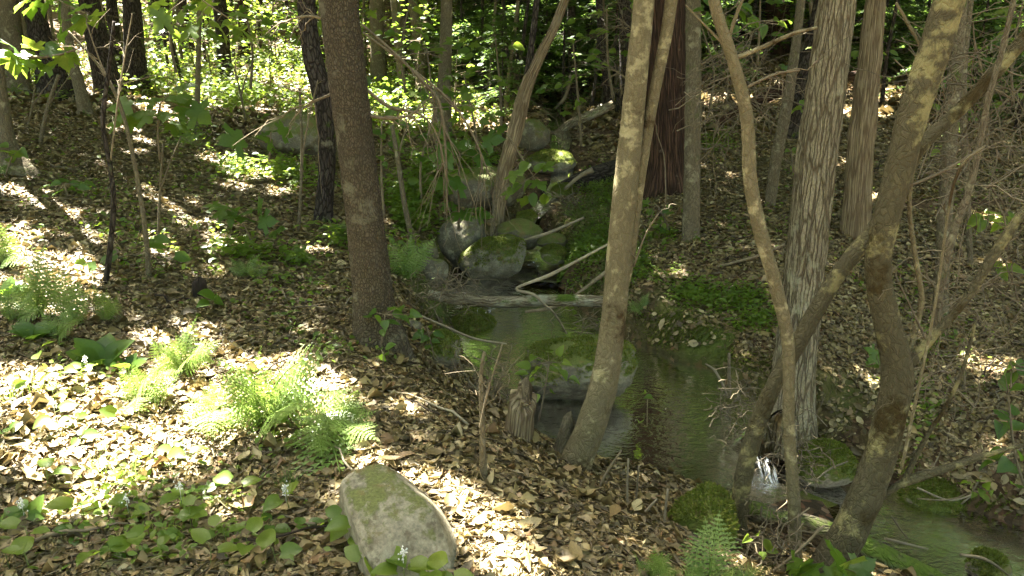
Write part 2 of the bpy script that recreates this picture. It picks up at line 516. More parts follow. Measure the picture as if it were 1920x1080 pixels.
R_WET = mat_rock("wet_rock", (.15, .13, .085), (.06, .05, .03), (.10, .115, .025), .55, .2, wet=.6)


# ------------------------------------------------------------------ mesh and object helpers
def mesh_np(name, V, F, mat, uv=None, smooth=True):
    """V (n,3); F a list of (m,k) index arrays"""
    me = bpy.data.meshes.new(name)
    V = np.ascontiguousarray(V, np.float32)
    F = [np.asarray(f, np.int32) for f in (F if isinstance(F, list) else [F]) if len(f)]
    loops = np.concatenate([f.ravel() for f in F])
    tot = np.concatenate([np.full(len(f), f.shape[1], np.int32) for f in F])
    start = np.concatenate([[0], np.cumsum(tot)[:-1]]).astype(np.int32)
    me.vertices.add(len(V))
    me.vertices.foreach_set("co", V.ravel())
    me.loops.add(len(loops))
    me.loops.foreach_set("vertex_index", loops)
    me.polygons.add(len(tot))
    me.polygons.foreach_set("loop_start", start)
    if smooth:
        me.polygons.foreach_set("use_smooth", np.ones(len(tot), bool))
    if uv is not None:
        ul = me.uv_layers.new(name="UVMap")
        ul.data.foreach_set("uv", np.ascontiguousarray(uv[loops] if len(uv) == len(V) else uv, np.float32).ravel())
    me.update(calc_edges=True)
    if mat:
        me.materials.append(mat)
    return me


def obj(name, me, parent=None, loc=None):
    o = bpy.data.objects.new(name, me)
    C.objects.link(o)
    if loc is not None:
        o.location = loc
    if parent is not None:
        o.parent = parent
    return o


def tag(o, label=None, cat=None, group=None, kind=None):
    if label:
        o['label'] = label
    if cat:
        o['category'] = cat
    if group:
        o['group'] = group
    if kind:
        o['kind'] = kind
    return o


def empty(name, loc, label, cat, group=None):
    o = bpy.data.objects.new(name, None)
    C.objects.link(o)
    o.location = loc
    o.empty_display_size = .1
    return tag(o, label, cat, group)


class MB:
    """collects tubes and cards into one mesh"""
    def __init__(s):
        s.V, s.Q, s.T, s.UV, s.n = [], [], [], [], 0

    def add(s, V, Q=None, T=None, UV=None):
        V = np.asarray(V, float)
        s.V.append(V)
        if Q is not None and len(Q):
            s.Q.append(np.asarray(Q) + s.n)
        if T is not None and len(T):
            s.T.append(np.asarray(T) + s.n)
        s.UV.append(UV if UV is not None else V[:, :2])
        s.n += len(V)

    def build(s, name, mat, origin=(0, 0, 0), smooth=True):
        V = np.concatenate(s.V) - np.asarray(origin)
        F = []
        if s.Q:
            F.append(np.concatenate(s.Q))
        if s.T:
            F.append(np.concatenate(s.T))
        return mesh_np(name, V, F, mat, np.concatenate(s.UV), smooth)


def spline(P, W, ds):
    """Catmull-Rom through points P with radii W, resampled about every ds metres"""
    P = np.asarray(P, float)
    W = np.asarray(W, float)
    A = np.column_stack([P, W])
    A = np.vstack([2 * A[0] - A[1], A, 2 * A[-1] - A[-2]])
    out = []
    for i in range(1, len(A) - 2):
        n = max(1, int(np.linalg.norm(A[i + 1, :3] - A[i, :3]) / ds))
        t = np.linspace(0, 1, n, endpoint=False)[:, None]
        a, b, c, d = A[i - 1], A[i], A[i + 1], A[i + 2]
        out.append(.5 * ((2 * b) + (-a + c) * t + (2 * a - 5 * b + 4 * c - d) * t ** 2 + (-a + 3 * b - 3 * c + d) * t ** 3))
    out.append(A[-2][None])
    out = np.concatenate(out)
    return out[:, :3], np.maximum(out[:, 3], .0006)


def tube(mb, P, W, nseg=8, rough=0.0, rscale=14.0, ridges=None, flare=None, caps=True, seed=1, broken=None):
    """a tapered tube; W are radii.  rough: noise on the surface (share of the radius); ridges: (count, depth m); flare: (height, share, lobes)"""
    P, W = np.asarray(P, float), np.asarray(W, float)
    T = np.gradient(P, axis=0)
    T /= np.linalg.norm(T, axis=1, keepdims=True) + 1e-9
    ref = np.array([0, 1.0, 0]) if abs(T[:, 1]).mean() < .8 else np.array([0, 0, 1.0])
    X = ref - (T @ ref)[:, None] * T                  # the seam faces away from the camera
    X /= np.linalg.norm(X, axis=1, keepdims=True) + 1e-9
    Y = np.cross(T, X)
    L = np.concatenate([[0], np.cumsum(np.linalg.norm(np.diff(P, axis=0), axis=1))])
    th = np.linspace(0, 2 * math.pi, nseg + 1)
    cs, sn = np.cos(th), np.sin(th)
    n = len(P)
    rad = np.repeat(W[:, None], nseg + 1, 1)
    if flare:
        fh, fa, lobes = flare
        ph = seed * 1.7
        rad = rad * (1 + fa * np.exp(-L / fh)[:, None] * (.75 + .45 * np.cos(lobes * th + ph)[None] + .25 * np.cos((lobes + 2) * th + ph * 2)[None]))
    if rough or ridges:
        base = P[:, None, :] + (X[:, None] * cs[None, :, None] + Y[:, None] * sn[None, :, None]) * W[:, None, None]
        q = base.reshape(-1, 3)
        if rough:
            rad = rad * (1 + rough * 2 * fbm(q * rscale, seed, 3).reshape(n, -1))
        if ridges:
            cnt, dep = ridges
            pc = np.stack([(np.tile(cs, n)) * cnt / 6.28, np.tile(sn, n) * cnt / 6.28, np.repeat(L, nseg + 1) * 5.5], 1)
            wv = vnoise(pc, seed + 3)
            rad = rad + (np.abs(wv - .5).reshape(n, -1) * 2 - .45) * dep
    if broken:
        top = L[-1]
        cut = 1 - np.clip((L[:, None] - (top - broken * (.35 + .65 * vnoise(np.stack([cs * 2.2, sn * 2.2, np.full_like(cs, seed)], 1), seed)[None]))) / .02, 0, 1)
        rad = rad * np.maximum(cut, .45)
    V = P[:, None, :] + (X[:, None] * cs[None, :, None] + Y[:, None] * sn[None, :, None]) * rad[:, :, None]
    if broken:
        V[:, :, 2] = np.minimum(V[:, :, 2], P[-1, 2] - broken * (.9 * vnoise(np.stack([cs * 2.4, sn * 2.4, np.full_like(cs, seed)], 1), seed)[None]))
    U = np.stack([np.broadcast_to(th[None] * np.median(W), (n, nseg + 1)), np.broadcast_to(L[:, None], (n, nseg + 1))], -1)
    i = np.arange(n - 1)[:, None] * (nseg + 1) + np.arange(nseg)[None]
    Q = np.stack([i, i + 1, i + nseg + 2, i + nseg + 1], -1).reshape(-1, 4)
    V = V.reshape(-1, 3)
    U = U.reshape(-1, 2)
    Tt = []
    if caps:
        k = len(V)
        V = np.vstack([V, P[0], P[-1]])
        U = np.vstack([U, [0, 0], [0, L[-1]]])
        a = np.arange(nseg)
        e = (n - 1) * (nseg + 1)
        Tt = np.concatenate([np.stack([np.full(nseg, k), a + 1, a], 1), np.stack([np.full(nseg, k + 1), e + a, e + a + 1], 1)])
    mb.add(V, Q, Tt, U)


def frames(d, up):
    """rotation matrices whose Y is d and Z is as near up as can be"""
    d = d / (np.linalg.norm(d, axis=-1, keepdims=True) + 1e-9)
    x = np.cross(d, up)
    ln = np.linalg.norm(x, axis=-1, keepdims=True)
    x = np.where(ln < 1e-4, np.array([1.0, 0, 0]), x / (ln + 1e-9))
    z = np.cross(x, d)
    return x, d, z


def batch(name, P, d, up, size, width, tv, tq, tt, mat, curl=0.0, curl2=0.0, smooth=True):
    """many leaves joined: template tv (k,3) with faces tq / tt, placed at P with long axis d, normal up, length size"""
    n = len(P)
    x, y, z = frames(np.asarray(d, float), np.asarray(up, float))
    tv = np.asarray(tv, float)
    loc = np.repeat(tv[None], n, 0)
    sz = np.broadcast_to(np.asarray(size, float), (n,))
    wd = np.broadcast_to(np.asarray(width, float), (n,))
    cu = np.broadcast_to(np.asarray(curl, float), (n,))
    c2 = np.broadcast_to(np.asarray(curl2, float), (n,))
    lz = loc[:, :, 2] + cu[:, None] * loc[:, :, 0] ** 2 * 2 + c2[:, None] * (loc[:, :, 1] - .45) ** 2
    V = P[:, None] + x[:, None] * (loc[:, :, 0] * wd[:, None])[..., None] + y[:, None] * (loc[:, :, 1] * sz[:, None])[..., None] + z[:, None] * (lz * sz[:, None])[..., None]
    k = len(tv)
    off = (np.arange(n) * k)[:, None, None]
    F = []
    if tq is not None:
        F.append((np.asarray(tq)[None] + off).reshape(-1, 4))
    if tt is not None:
        F.append((np.asarray(tt)[None] + off).reshape(-1, 3))
    return mesh_np(name, V.reshape(-1, 3), F, mat, smooth=smooth)


# leaf templates, unit length along +Y from the stalk
RHOMB = (np.array([(0, 0, 0), (.5, .45, .06), (0, 1, 0), (-.5, .45, .06)]), None, [(0, 1, 2), (0, 2, 3)])
LEAF6 = (np.array([(0, 0, 0), (.38, .28, .05), (.42, .62, .04), (0, 1, -.06), (-.42, .62, .04), (-.38, .28, .05), (0, .45, 0)]), None,
         [(0, 1, 6), (1, 2, 6), (2, 3, 6), (3, 4, 6), (4, 5, 6), (5, 0, 6)])
DEADL = (np.array([(0, 0, 0), (.36, .22, .03), (.5, .5, .06), (.3, .8, .02), (0, 1.0, 0), (-.3, .8, .05), (-.5, .5, .02), (-.36, .22, .05), (0, .33, -.02), (0, .7, -.02)]), None,
         [(0, 1, 8), (1, 2, 8), (2, 9, 8), (2, 3, 9), (3, 4, 9), (4, 5, 9), (5, 6, 9), (6, 8, 9), (6, 7, 8), (7, 0, 8)])


def ovate(cup=.12, droop=.18, wide=.36, serr=0.0, heart=0.0):
    w = [0, .62, .93, 1.0, .86, .55, .22, 0]
    ys = [0, .1, .24, .42, .62, .8, .93, 1.0]
    V, Q = [], []
    for i, (a, b) in enumerate(zip(w, ys)):
        zz = -droop * b * b
        k = a * wide * (1 + (serr if i % 2 else -serr))
        back = heart * .16 if 0 < i < 2 else 0
        V += [(-k, b - back, zz + cup * a), (0, b, zz), (k, b - back, zz + cup * a)]
    for i in range(len(w) - 1):
        a = i * 3
        Q += [(a, a + 1, a + 4, a + 3), (a + 1, a + 2, a + 5, a + 4)]
    return np.array(V), Q, None


def maple():
    half = [(0.10, -.06), (.30, -.12), (.40, .03), (.34, .15), (.52, .20), (.80, .30), (.66, .42), (.66, .52), (.46, .46), (.26, .40), (.34, .60), (.26, .66), (.20, .78), (0.07, .90)]
    out = [(0, 0)] + half + [(0, 1.05)] + [(-a, b) for a, b in reversed(half)]
    V = [(a, b, -.22 * (a * a + (b - .3) ** 2) + .05 * math.sin(7 * a + 5 * b)) for a, b in out] + [(0, .32, .02)]
    k = len(V) - 1
    n = len(out)
    return np.array(V), None, [(i, (i + 1) % n, k) for i in range(n)]


def leaf_mesh(name, tpl, mat, size=1.0):
    V, Q, T = tpl
    F = []
    if Q is not None:
        F.append(np.array(Q))
    if T is not None:
        F.append(np.array(T))
    return mesh_np(name, np.asarray(V) * size, F, mat)


ME_OV = [leaf_mesh("oval_leaf", ovate(.1 + .08 * i, .1 + .14 * i, .33 + .05 * (i % 2)), M_LEAF) for i in range(3)]
ME_OVY = [leaf_mesh("young_oval_leaf", ovate(.1 + .08 * i, .1 + .14 * i, .30 + .04 * (i % 2)), M_YLEAF) for i in range(3)]
ME_HEART = [leaf_mesh("heart_leaf", ovate(.09 + .06 * i, .12 + .1 * i, .42, heart=1), M_YLEAF) for i in range(3)]
ME_HEARTG = [leaf_mesh("heart_leaf_green", ovate(.09 + .06 * i, .12 + .1 * i, .42, heart=1), M_LEAF) for i in range(3)]
ME_MAPLE = [leaf_mesh("maple_leaf", maple(), M_LEAF), leaf_mesh("young_maple_leaf", maple(), M_YLEAF)]


def place(o, P, d, up, s):
    """put a unit leaf object at P with its long axis along d"""
    x, y, z = frames(np.asarray(d, float), np.asarray(up, float))
    m = Matrix(((x[0], y[0], z[0], P[0]), (x[1], y[1], z[1], P[1]), (x[2], y[2], z[2], P[2]), (0, 0, 0, 1)))
    o.matrix_world = m @ Matrix.Scale(s, 4)
    return o


def leaf_obj(name, me, root, P, d, up, s, wide=1.0):
    o = bpy.data.objects.new(name, me)
    C.objects.link(o)
    o.parent = root
    x, y, z = frames(np.asarray(d, float), np.asarray(up, float))
    L = np.asarray(P) - np.array(root.location)
    o.matrix_local = Matrix(((x[0], y[0], z[0], L[0]), (x[1], y[1], z[1], L[1]), (x[2], y[2], z[2], L[2]), (0, 0, 0, 1))) @ Matrix.Diagonal((s * wide, s, s, 1))
    return o


# ------------------------------------------------------------------ ground
def axis(parts):
    out = [parts[0][0]]
    for a, b, s in parts:
        n = max(1, int(round((b - a) / s)))
        out += list(np.linspace(a, b, n + 1)[1:])
    return np.array(out)


def moss_weight(x, y):
    d, zw, hw = channel(x, y)
    e = d - hw
    return np.clip(1.15 - np.abs(e - .15) / .38, 0, 1) * np.clip((y - 4.2) / .5, .12, 1) * np.clip(1.2 - np.abs(y - 5) / 3.6, 0, 1) * np.clip(.5 + 2.2 * (n2(x, y, 1.6, 57, 3) + .12), 0, 1)


def build_ground():
    xs = axis([(-160, -50, 12), (-50, -15, 2), (-15, -6, .25), (-6, 6, .05), (6, 15, .25), (15, 50, 2), (50, 160, 12)])
    ys = axis([(-40, -6, 3), (-6, 1, .25), (1, 9, .045), (9, 16, .12), (16, 30, .5), (30, 60, 2), (60, 400, 20)])
    X, Y = np.meshgrid(xs, ys)
    x, y = X.ravel(), Y.ravel()
    z = H(x, y)
    nx, ny = len(xs), len(ys)
    i = (np.arange(ny - 1)[:, None] * nx + np.arange(nx - 1)[None]).ravel()
    me = mesh_np("ground", np.stack([x, y, z], 1), np.stack([i, i + 1, i + nx + 1, i + nx], 1), M_GROUND)
    d, zw, hw = channel(x, y)
    e = d - hw
    moss = moss_weight(x, y)
    bed = np.clip((.06 - (z - zw)) / .08, 0, 1) * (e < .3)
    me.attributes.new("moss", 'FLOAT', 'POINT').data.foreach_set("value", moss.astype(np.float32))
    me.attributes.new("bed", 'FLOAT', 'POINT').data.foreach_set("value", bed.astype(np.float32))
    return tag(obj("ground", me), "forest floor sloping to a stream", kind='structure')


ground = build_ground()


def build_water():
    A = CH.copy()
    P, hw = spline(np.column_stack([A[:, 0], A[:, 1], A[:, 2]]), A[:, 3], .08)
    # keep the level from rising downstream
    P[:, 2] = np.minimum.accumulate(P[:, 2])
    T = np.gradient(P[:, :2], axis=0)
    T /= np.linalg.norm(T, axis=1, keepdims=True) + 1e-9
    Nn = np.stack([-T[:, 1], T[:, 0]], 1)
    k = 9
    s = np.linspace(-1, 1, k)
    V = np.zeros((len(P), k, 3))
    V[:, :, :2] = P[:, None, :2] + Nn[:, None] * (s[None, :, None] * (hw * 1.2 + .05)[:, None, None])
    V[:, :, 2] = P[:, None, 2]
    V[:, :, 2] += n2(V[:, :, 0].ravel(), V[:, :, 1].ravel(), 5, 71, 2).reshape(V.shape[:2]) * .012
    i = (np.arange(len(P) - 1)[:, None] * k + np.arange(k - 1)[None]).ravel()
    me = mesh_np("stream_water", V.reshape(-1, 3), np.stack([i, i + 1, i + k + 1, i + k], 1), M_WATER)
    tag(obj("stream_water", me), "dark clear stream water running between the banks", kind='structure')


build_water()


# ------------------------------------------------------------------ where the sun reaches the ground (gaps in the leaves overhead)
GAPS = [  # photo px: cx, cy, rx, ry, tilt deg
    (330, 785, 330, 78, 2), (545, 740, 135, 78, 15), (60, 740, 120, 55, 5), (300, 860, 120, 36, 0), (80, 880, 90, 22, 10), (905, 985, 150, 50, 47), (985, 1085, 90, 28, 20),
    (785, 770, 42, 14, 0), (715, 880, 60, 30, 20), (690, 960, 34, 12, 0), (340, 390, 75, 17, 38), (55, 372, 55, 12, 20), (130, 398, 32, 9, 10), (60, 440, 40, 12, 20), (20, 465, 40, 25, 0),
    (440, 350, 30, 8, 20), (520, 360, 22, 9, 10), (300, 455, 32, 9, 15), (310, 480, 40, 11, 10), (400, 300, 34, 10, 20), (330, 225, 42, 10, 5), (240, 285, 26, 7, 10), (215, 305, 22, 7, 0),
    (265, 340, 26, 8, 30), (560, 160, 40, 26, 30), (95, 540, 120, 70, 0), (350, 650, 70, 50, 0), (480, 330, 30, 10, 10), (230, 245, 30, 8, 5), (30, 330, 30, 10, 10), (600, 470, 25, 8, 0), (420, 460, 30, 9, 10),
    (1430, 905, 22, 30, 0), (1720, 925, 34, 20, 0), (1690, 855, 30, 12, 0), (1760, 700, 26, 10, 0), (1340, 378, 30, 10, 0), (1560, 490, 30, 9, 0), (1300, 480, 26, 7, 0), (1650, 370, 26, 9, 0),
    (1860, 415, 40, 14, 0), (1870, 500, 30, 10, 0), (1870, 700, 40, 20, 0), (1900, 850, 30, 40, 0), (905, 575, 20, 9, 0), (850, 530, 24, 9, 0), (1580, 1065, 50, 18, 0), (1430, 1070, 30, 15, 0),
    (1590, 310, 30, 8, 0), (1480, 420, 30, 8, 0), (1000, 475, 40, 10, 0), (1060, 210, 50, 16, 0), (1050, 330, 24, 10, 0), (1250, 520, 26, 8, 0), (985, 420, 26, 10, 0)]


def sunlit(g):
    px, py, d = proj(g)
    nz = fbm(np.stack([px / 46, py / 22, np.zeros_like(px)], 1), 3, 3)
    best = np.full(len(px), -9.0)
    for cx, cy, rx, ry, a in GAPS:
        c, s = math.cos(math.radians(a)), math.sin(math.radians(a))
        u = ((px - cx) * c + (py - cy) * s) / rx
        v = (-(px - cx) * s + (py - cy) * c) / ry
        best = np.maximum(best, 1 - np.hypot(u, v))
    ok = (best + nz * .7 > 0.05) & (d > .3)
    fl = n2(g[:, 0], g[:, 1], 4.2, 43, 2)
    ok |= (px < 1010) & (py > 800) & (py < 1100) & (d > .3) & (fl > .19)
    ok |= (px < 640) & (py > 215) & (py < 620) & (g[:, 1] < 10.4) & (n2(g[:, 0] * .6, g[:, 1], 3.0, 47, 2) > .27)
    ok |= (px > 1150) & (py > 300) & (d > .3) & (g[:, 1] < 10.4) & (n2(g[:, 0], g[:, 1], 3.2, 49, 2) > .33) & ((px > 1480) | (py < 820))
    far = g[:, 1] > 10.2
    left = g[:, 0] < .10 * g[:, 1]
    fn = n2(g[:, 0], g[:, 1], .55, 41, 3)
    ok = np.where(far, fn > np.where(left, .04, np.where(g[:, 0] > .38 * g[:, 1], -.05, .03)), ok)
    return ok


LAND = [(60, "the grey trunk at the left edge"), (180, "the broad dark leaning trunk"), (300, "the straight coarse barked dark trunk"), (470, "the solitary brown trunk"), (590, "the dark crooked trunk"), (700, "the thick pine"),
        (840, "the grey trunk with flared foot"), (1000, "the shaggy leaning tree"), (1180, "the curving tree"), (1290, "the red cedar"), (1420, "the spruce trunk"), (1560, "the furrowed tree"), (1650, "the dead trunk"), (1800, "the big forked mossy tree"), (9999, "the stems at the right edge")]


def near_what(x, y, z=0.0):
    px = proj(np.array([[x, y, z]]))[0][0]
    return next((t for a, t in LAND if px < a))


# ------------------------------------------------------------------ trees
TREES = []          # (root, x, y, radius) of those that carry a share of the leaves overhead


def px_path(W, D, sink=.0):
    P = [pt(a, b, D + (e if e is not None else 0)) for a, b, c, e in W]
    q = np.array([(a, b) for a, b, c, e in W], float)
    g = np.gradient(q, axis=0)
    cs = np.abs(g[:, 1]) / (np.hypot(g[:, 0], g[:, 1]) + 1e-9)
    cs = np.where(np.abs(g[:, 1]) > np.abs(g[:, 0]) * .6, np.maximum(cs, .6), 1.0)      # widths were read along the horizontal on steep stems
    r = [c * .47 * k * depth_scale(a, b, D + (e or 0)) for (a, b, c, e), k in zip(W, cs)]
    return np.array(P), np.array(r)


def w4(W):
    return [(*w, None) if len(w) == 3 else w for w in W]


def tree(name, label, W, mat, cat="tree", group=None, top=9.0, nseg=36, rough=.05, rscale=12, ridges=None, flare=(.12, .5, 4), base=None, ds=.02, crown=True, seed=1, D=None, sub='trunk', broken=None, taper=.35):
    """a tree whose trunk runs through photo pixels W=(x, y, width), from the foot up; goes on upwards beyond the frame to height top"""
    W = w4(W)
    if D is None:
        q = hit(*(base or W[0][:2]))
        D = q[1]
    P, r = px_path(W, D)
    z0 = h1(P[0][0], P[0][1])
    if P[0][2] > z0 - .06:                              # root it in the soil
        P = np.vstack([[P[0][0], P[0][1], z0 - .08], P]) if P[0][2] - z0 > .01 else np.vstack([P[0] - [0, 0, .1], P])
        r = np.concatenate([[r[0]], r])
    mb = MB()
    Ps, rs = spline(P, r, ds)
    tube(mb, Ps, rs, nseg, rough, rscale, ridges, flare, seed=seed, broken=broken)
    if top:
        dvec = P[-1] - P[-2]
        dvec = dvec / np.linalg.norm(dvec)
        n = 7
        hs = np.linspace(0, max(1.0, top - P[-1][2]), n)
        Q = [P[-1] + np.array([dvec[0] * h * .5, dvec[1] * h * .5, h * max(.7, dvec[2])]) for h in hs]
        tube(mb, np.array(Q), r[-1] * np.linspace(1, taper, n), max(8, nseg // 3), .03, 4, None, None)
    loc = np.array([P[0][0], P[0][1], max(z0, P[0][2])])
    root = empty(name, loc, label, cat, group)
    obj(sub, mb.build(sub, mat, loc), root)
    if crown:
        TREES.append((root, P[-1][0], P[-1][1]))
    root['D'] = float(D)
    return root


def add_branch(root, name, W, mat, nseg=12, rough=.06, ds=.02, D=None, seed=2, flare=None, label=None, tips=False, rscale=20):
    D = D if D is not None else root['D']
    P, r = px_path(w4(W), D)
    mb = MB()
    Ps, rs = spline(P, r, ds)
    tube(mb, Ps, rs, nseg, rough, rscale, None, flare, seed=seed)
    if tips:                                            # goes on out of the frame
        d = P[-1] - P[-2]
        d /= np.linalg.norm(d)
        Q = np.array([P[-1] + d * k + np.array([0, 0, .18 * k * k]) for k in np.linspace(0, 1.6, 6)])
        tube(mb, Q, r[-1] * np.linspace(1, .4, 6), 8)
    o = obj(name, mb.build(name, mat, np.array(root.location)), root)
    if label:
        o['label'] = label
    return o


def twig_branch(root, name, W, mat, D=None, n=14, ln=.22, seed=1, droop=.5):
    """a dead branch with its fine twigs"""
    rg = np.random.default_rng(seed)
    D = D if D is not None else root['D']
    P, r = px_path(w4(W), D)
    mb = MB()
    Ps, rs = spline(P, r, .03)
    tube(mb, Ps, rs, 7, .1, 30)
    for k in range(n):
        i = rg.integers(len(Ps) // 5, len(Ps))
        t = Ps[min(i + 1, len(Ps) - 1)] - Ps[max(i - 1, 0)]
        t = t / (np.linalg.norm(t) + 1e-9)
        d = t * .7 + rg.normal(0, .55, 3)
        L = ln * rg.uniform(.4, 1.3)
        s = np.linspace(0, 1, 7)[:, None]
        Q = Ps[i] + d * L * s + np.array([0, 0, -droop]) * L * s ** 2 + rg.normal(0, .012, (7, 3)) * s
        tube(mb, Q, np.linspace(min(rs[i] * .6, .004), .0011, 7), 4, caps=False)
        if rg.random() < .6:
            j = rg.integers(2, 5)
            d2 = d + rg.normal(0, .6, 3)
            Q2 = Q[j] + d2 * L * .5 * s + np.array([0, 0, -droop]) * L * .5 * s ** 2
            tube(mb, Q2, np.linspace(.0018, .0008, 7), 4, caps=False)
    return obj(name, mb.build(name, mat, np.array(root.location)), root)


# --- the trees one can point to
pine = tree("pine_tree", "thick straight pine trunk with scaly grey brown bark left of the stream", [(712, 640, 92), (703, 590, 84), (692, 480, 77), (674, 330, 74), (656, 180, 76), (641, 60, 78), (632, -40, 78)], B_PINE, top=11, nseg=72, rough=.05, rscale=26, ridges=(34, .007), flare=(.14, .6, 3), ds=.011, seed=3)
twig_branch(pine, "dead_branch", [(678, 45, 8), (740, 100, 9), (800, 160, 8), (826, 200, 6), (836, 290, 5), (838, 400, 3)], M_TWIG, n=16, seed=1, D=4.2)
twig_branch(pine, "dead_branch", [(680, 60, 8), (760, 120, 8), (840, 185, 6), (885, 250, 5), (918, 330, 3)], M_TWIG, n=16, seed=2, D=4.35)
twig_branch(pine, "dead_branch", [(676, 158, 9), (730, 200, 8), (790, 215, 6), (822, 260, 4), (838, 340, 3)], M_TWIG, n=14, seed=3, D=4.1)
twig_branch(pine, "dead_branch", [(682, 215, 8), (730, 222, 7), (770, 215, 5), (800, 190, 3)], M_TWIG, n=10, seed=4)
twig_branch(pine, "dead_branch", [(625, 175, 6), (590, 190, 5), (555, 210, 3)], M_TWIG, n=8, seed=5)
twig_branch(pine, "dead_branch", [(622, 40, 6), (575, 30, 5), (520, 45, 3)], M_TWIG, n=8, seed=6)
tree("dark_tree", "dark crooked trunk close behind the thick pine", [(606, 415, 36), (612, 330, 33), (613, 250, 35), (602, 170, 40), (587, 110, 40), (577, 40, 36), (573, -30, 34)], B_DARK, nseg=36, rough=.12, rscale=12, seed=5)
fork = tree("leaning_tree", "mottled brown tree curving up from the near bank with a slim second stem", [(1078, 872, 66), (1106, 805, 62), (1132, 720, 57), (1150, 600, 50), (1160, 480, 49), (1173, 350, 49), (1190, 180, 45), (1205, 30, 42), (1212, -50, 42)], B_SMOOTH, nseg=48, rough=.06, rscale=16, flare=(.1, .35, 3), seed=8)
add_branch(fork, "stem", [(1166, 560, 16), (1180, 490, 20), (1199, 340, 23), (1224, 190, 23), (1250, 60, 25), (1265, -50, 25)], B_SMOOTH, 20, tips=True, D=fork['D'] + .02)
twig_branch(fork, "twig", [(1188, 500, 5), (1210, 440, 4), (1235, 400, 3)], M_TWIG, n=5, seed=8, ln=.12)
tree("ridged_tree", "tall straight tree with deeply furrowed pale bark at the right bank edge", [(1478, 805, 104), (1488, 700, 84), (1499, 600, 80), (1514, 450, 78), (1531, 300, 80), (1551, 150, 77), (1570, 0, 73), (1578, -60, 73)], B_ASH, top=12, nseg=88, rough=.03, rscale=14, ridges=(30, .012), flare=(.16, .45, 3), ds=.012, seed=9)
ms = tree("mossy_tree", "big forked tree with brown mossy bark at the lower right", [(1522, 1110, 82), (1590, 1000, 76), (1640, 885, 66), (1672, 770, 62), (1682, 690, 60), (1662, 600, 52), (1646, 500, 50), (1662, 410, 53), (1690, 300, 57), (1716, 200, 62), (1750, 100, 64), (1782, -10, 62), (1800, -70, 60)], B_MOSSY, nseg=48, rough=.09, rscale=14, D=2.62, flare=(.1, .25, 3), seed=12)
add_branch(ms, "branch", [(1676, 720, 34), (1712, 672, 30), (1748, 632, 26), (1780, 598, 22), (1822, 545, 22), (1862, 480, 24), (1905, 415, 22), (1950, 360, 20)], B_MOSSY, 18, tips=True)
add_branch(ms, "branch", [(1590, 1010, 30), (1632, 950, 28), (1675, 915, 24), (1720, 895, 20), (1780, 876, 15), (1860, 850, 10), (1930, 832, 8)], B_MOSSY, 14)
add_branch(ms, "branch", [(1690, 912, 14), (1735, 822, 11), (1775, 760, 9), (1806, 690, 8), (1830, 600, 6)], B_MOSSY, 10)
add_branch(ms, "branch", [(1702, 680, 12), (1716, 620, 12), (1728, 560, 11), (1716, 480, 10), (1706, 400, 9), (1708, 340, 9), (1730, 230, 9), (1738, 120, 8), (1700, 40, 7), (1680, 5, 6)], B_SMOOTH, 10, D=2.66)
add_branch(ms, "branch", [(1752, 632, 16), (1765, 520, 18), (1790, 430, 16), (1822, 340, 14), (1850, 200, 12), (1880, 90, 11), (1905, -20, 10)], B_GREY, 12, D=2.72)
add_branch(ms, "branch", [(1690, 880, 7), (1750, 590, 6), (1790, 340, 6), (1848, 272, 5)], B_SMOOTH, 7, D=2.5)
twig_branch(ms, "twig", [(1700, 350, 6), (1770, 320, 6), (1848, 272, 4)], M_TWIG, n=4, seed=21, ln=.1)
twig_branch(ms, "twig", [(1742, 650, 6), (1700, 560, 4), (1680, 520, 3)], M_TWIG, n=8, seed=22, ln=.12)
twig_branch(ms, "twig", [(1780, 600, 5), (1730, 660, 4), (1690, 700, 3)], M_TWIG, n=8, seed=23, ln=.12)
pole = tree("slim_tree", "slim bare sapling rising straight then bending left in front of the furrowed tree", [(1494, 1100, 25), (1489, 950, 25), (1479, 800, 23), (1478, 650, 25), (1457, 545, 27), (1427, 440, 29), (1407, 340, 28), (1400, 220, 26), (1376, 120, 25), (1346, 30, 24), (1328, -50, 23)], B_SMOOTH, nseg=24, rough=.08, rscale=24, D=2.72, flare=None, crown=False, top=4.5, seed=14)
add_branch(pole, "branch", [(1372, 98, 9), (1332, 58, 7), (1286, 10, 5)], B_SMOOTH, 8)
add_branch(pole, "branch", [(1378, 110, 10), (1440, 84, 9), (1490, 62, 8), (1532, 52, 6)], B_SMOOTH, 8)
add_branch(pole, "branch", [(1366, 70, 9), (1380, 30, 8), (1400, -20, 7)], B_SMOOTH, 8)
twig_branch(pole, "twig", [(1398, 165, 6), (1450, 140, 5), (1500, 132, 3)], M_TWIG, n=6, seed=24, ln=.15)
crook = tree("crooked_tree", "crooked brown mossy stem that bends right across the furrowed tree", [(1388, 1060, 36), (1385, 970, 34), (1399, 870, 36), (1424, 785, 37), (1456, 712, 36), (1492, 652, 37), (1530, 582, 38), (1580, 502, 40), (1642, 428, 42), (1690, 335, 38), (1732, 268, 36), (1800, 205, 36), (1862, 140, 36), (1935, 55, 36)], B_MOSSY, nseg=30, rough=.09, rscale=18, D=2.85, flare=(.05, .3, 3), crown=False, top=0, seed=15)
tree("dead_tree", "pale barkless dead trunk standing right of the furrowed tree", [(1602, 440, 56), (1608, 360, 53), (1616, 250, 52), (1630, 120, 46), (1640, 20, 42), (1646, -40, 40)], B_DEADT, nseg=44, rough=.07, rscale=8, ridges=(20, .012), crown=False, top=5, seed=16, flare=(.1, .2, 3))
spr = tree("spruce_tree", "thin straight spruce trunk right of the red brown trunk", [(1295, 447, 34), (1298, 300, 33), (1300, 150, 31), (1300, 0, 29), (1300, -40, 28)], B_GREY, nseg=26, seed=17)
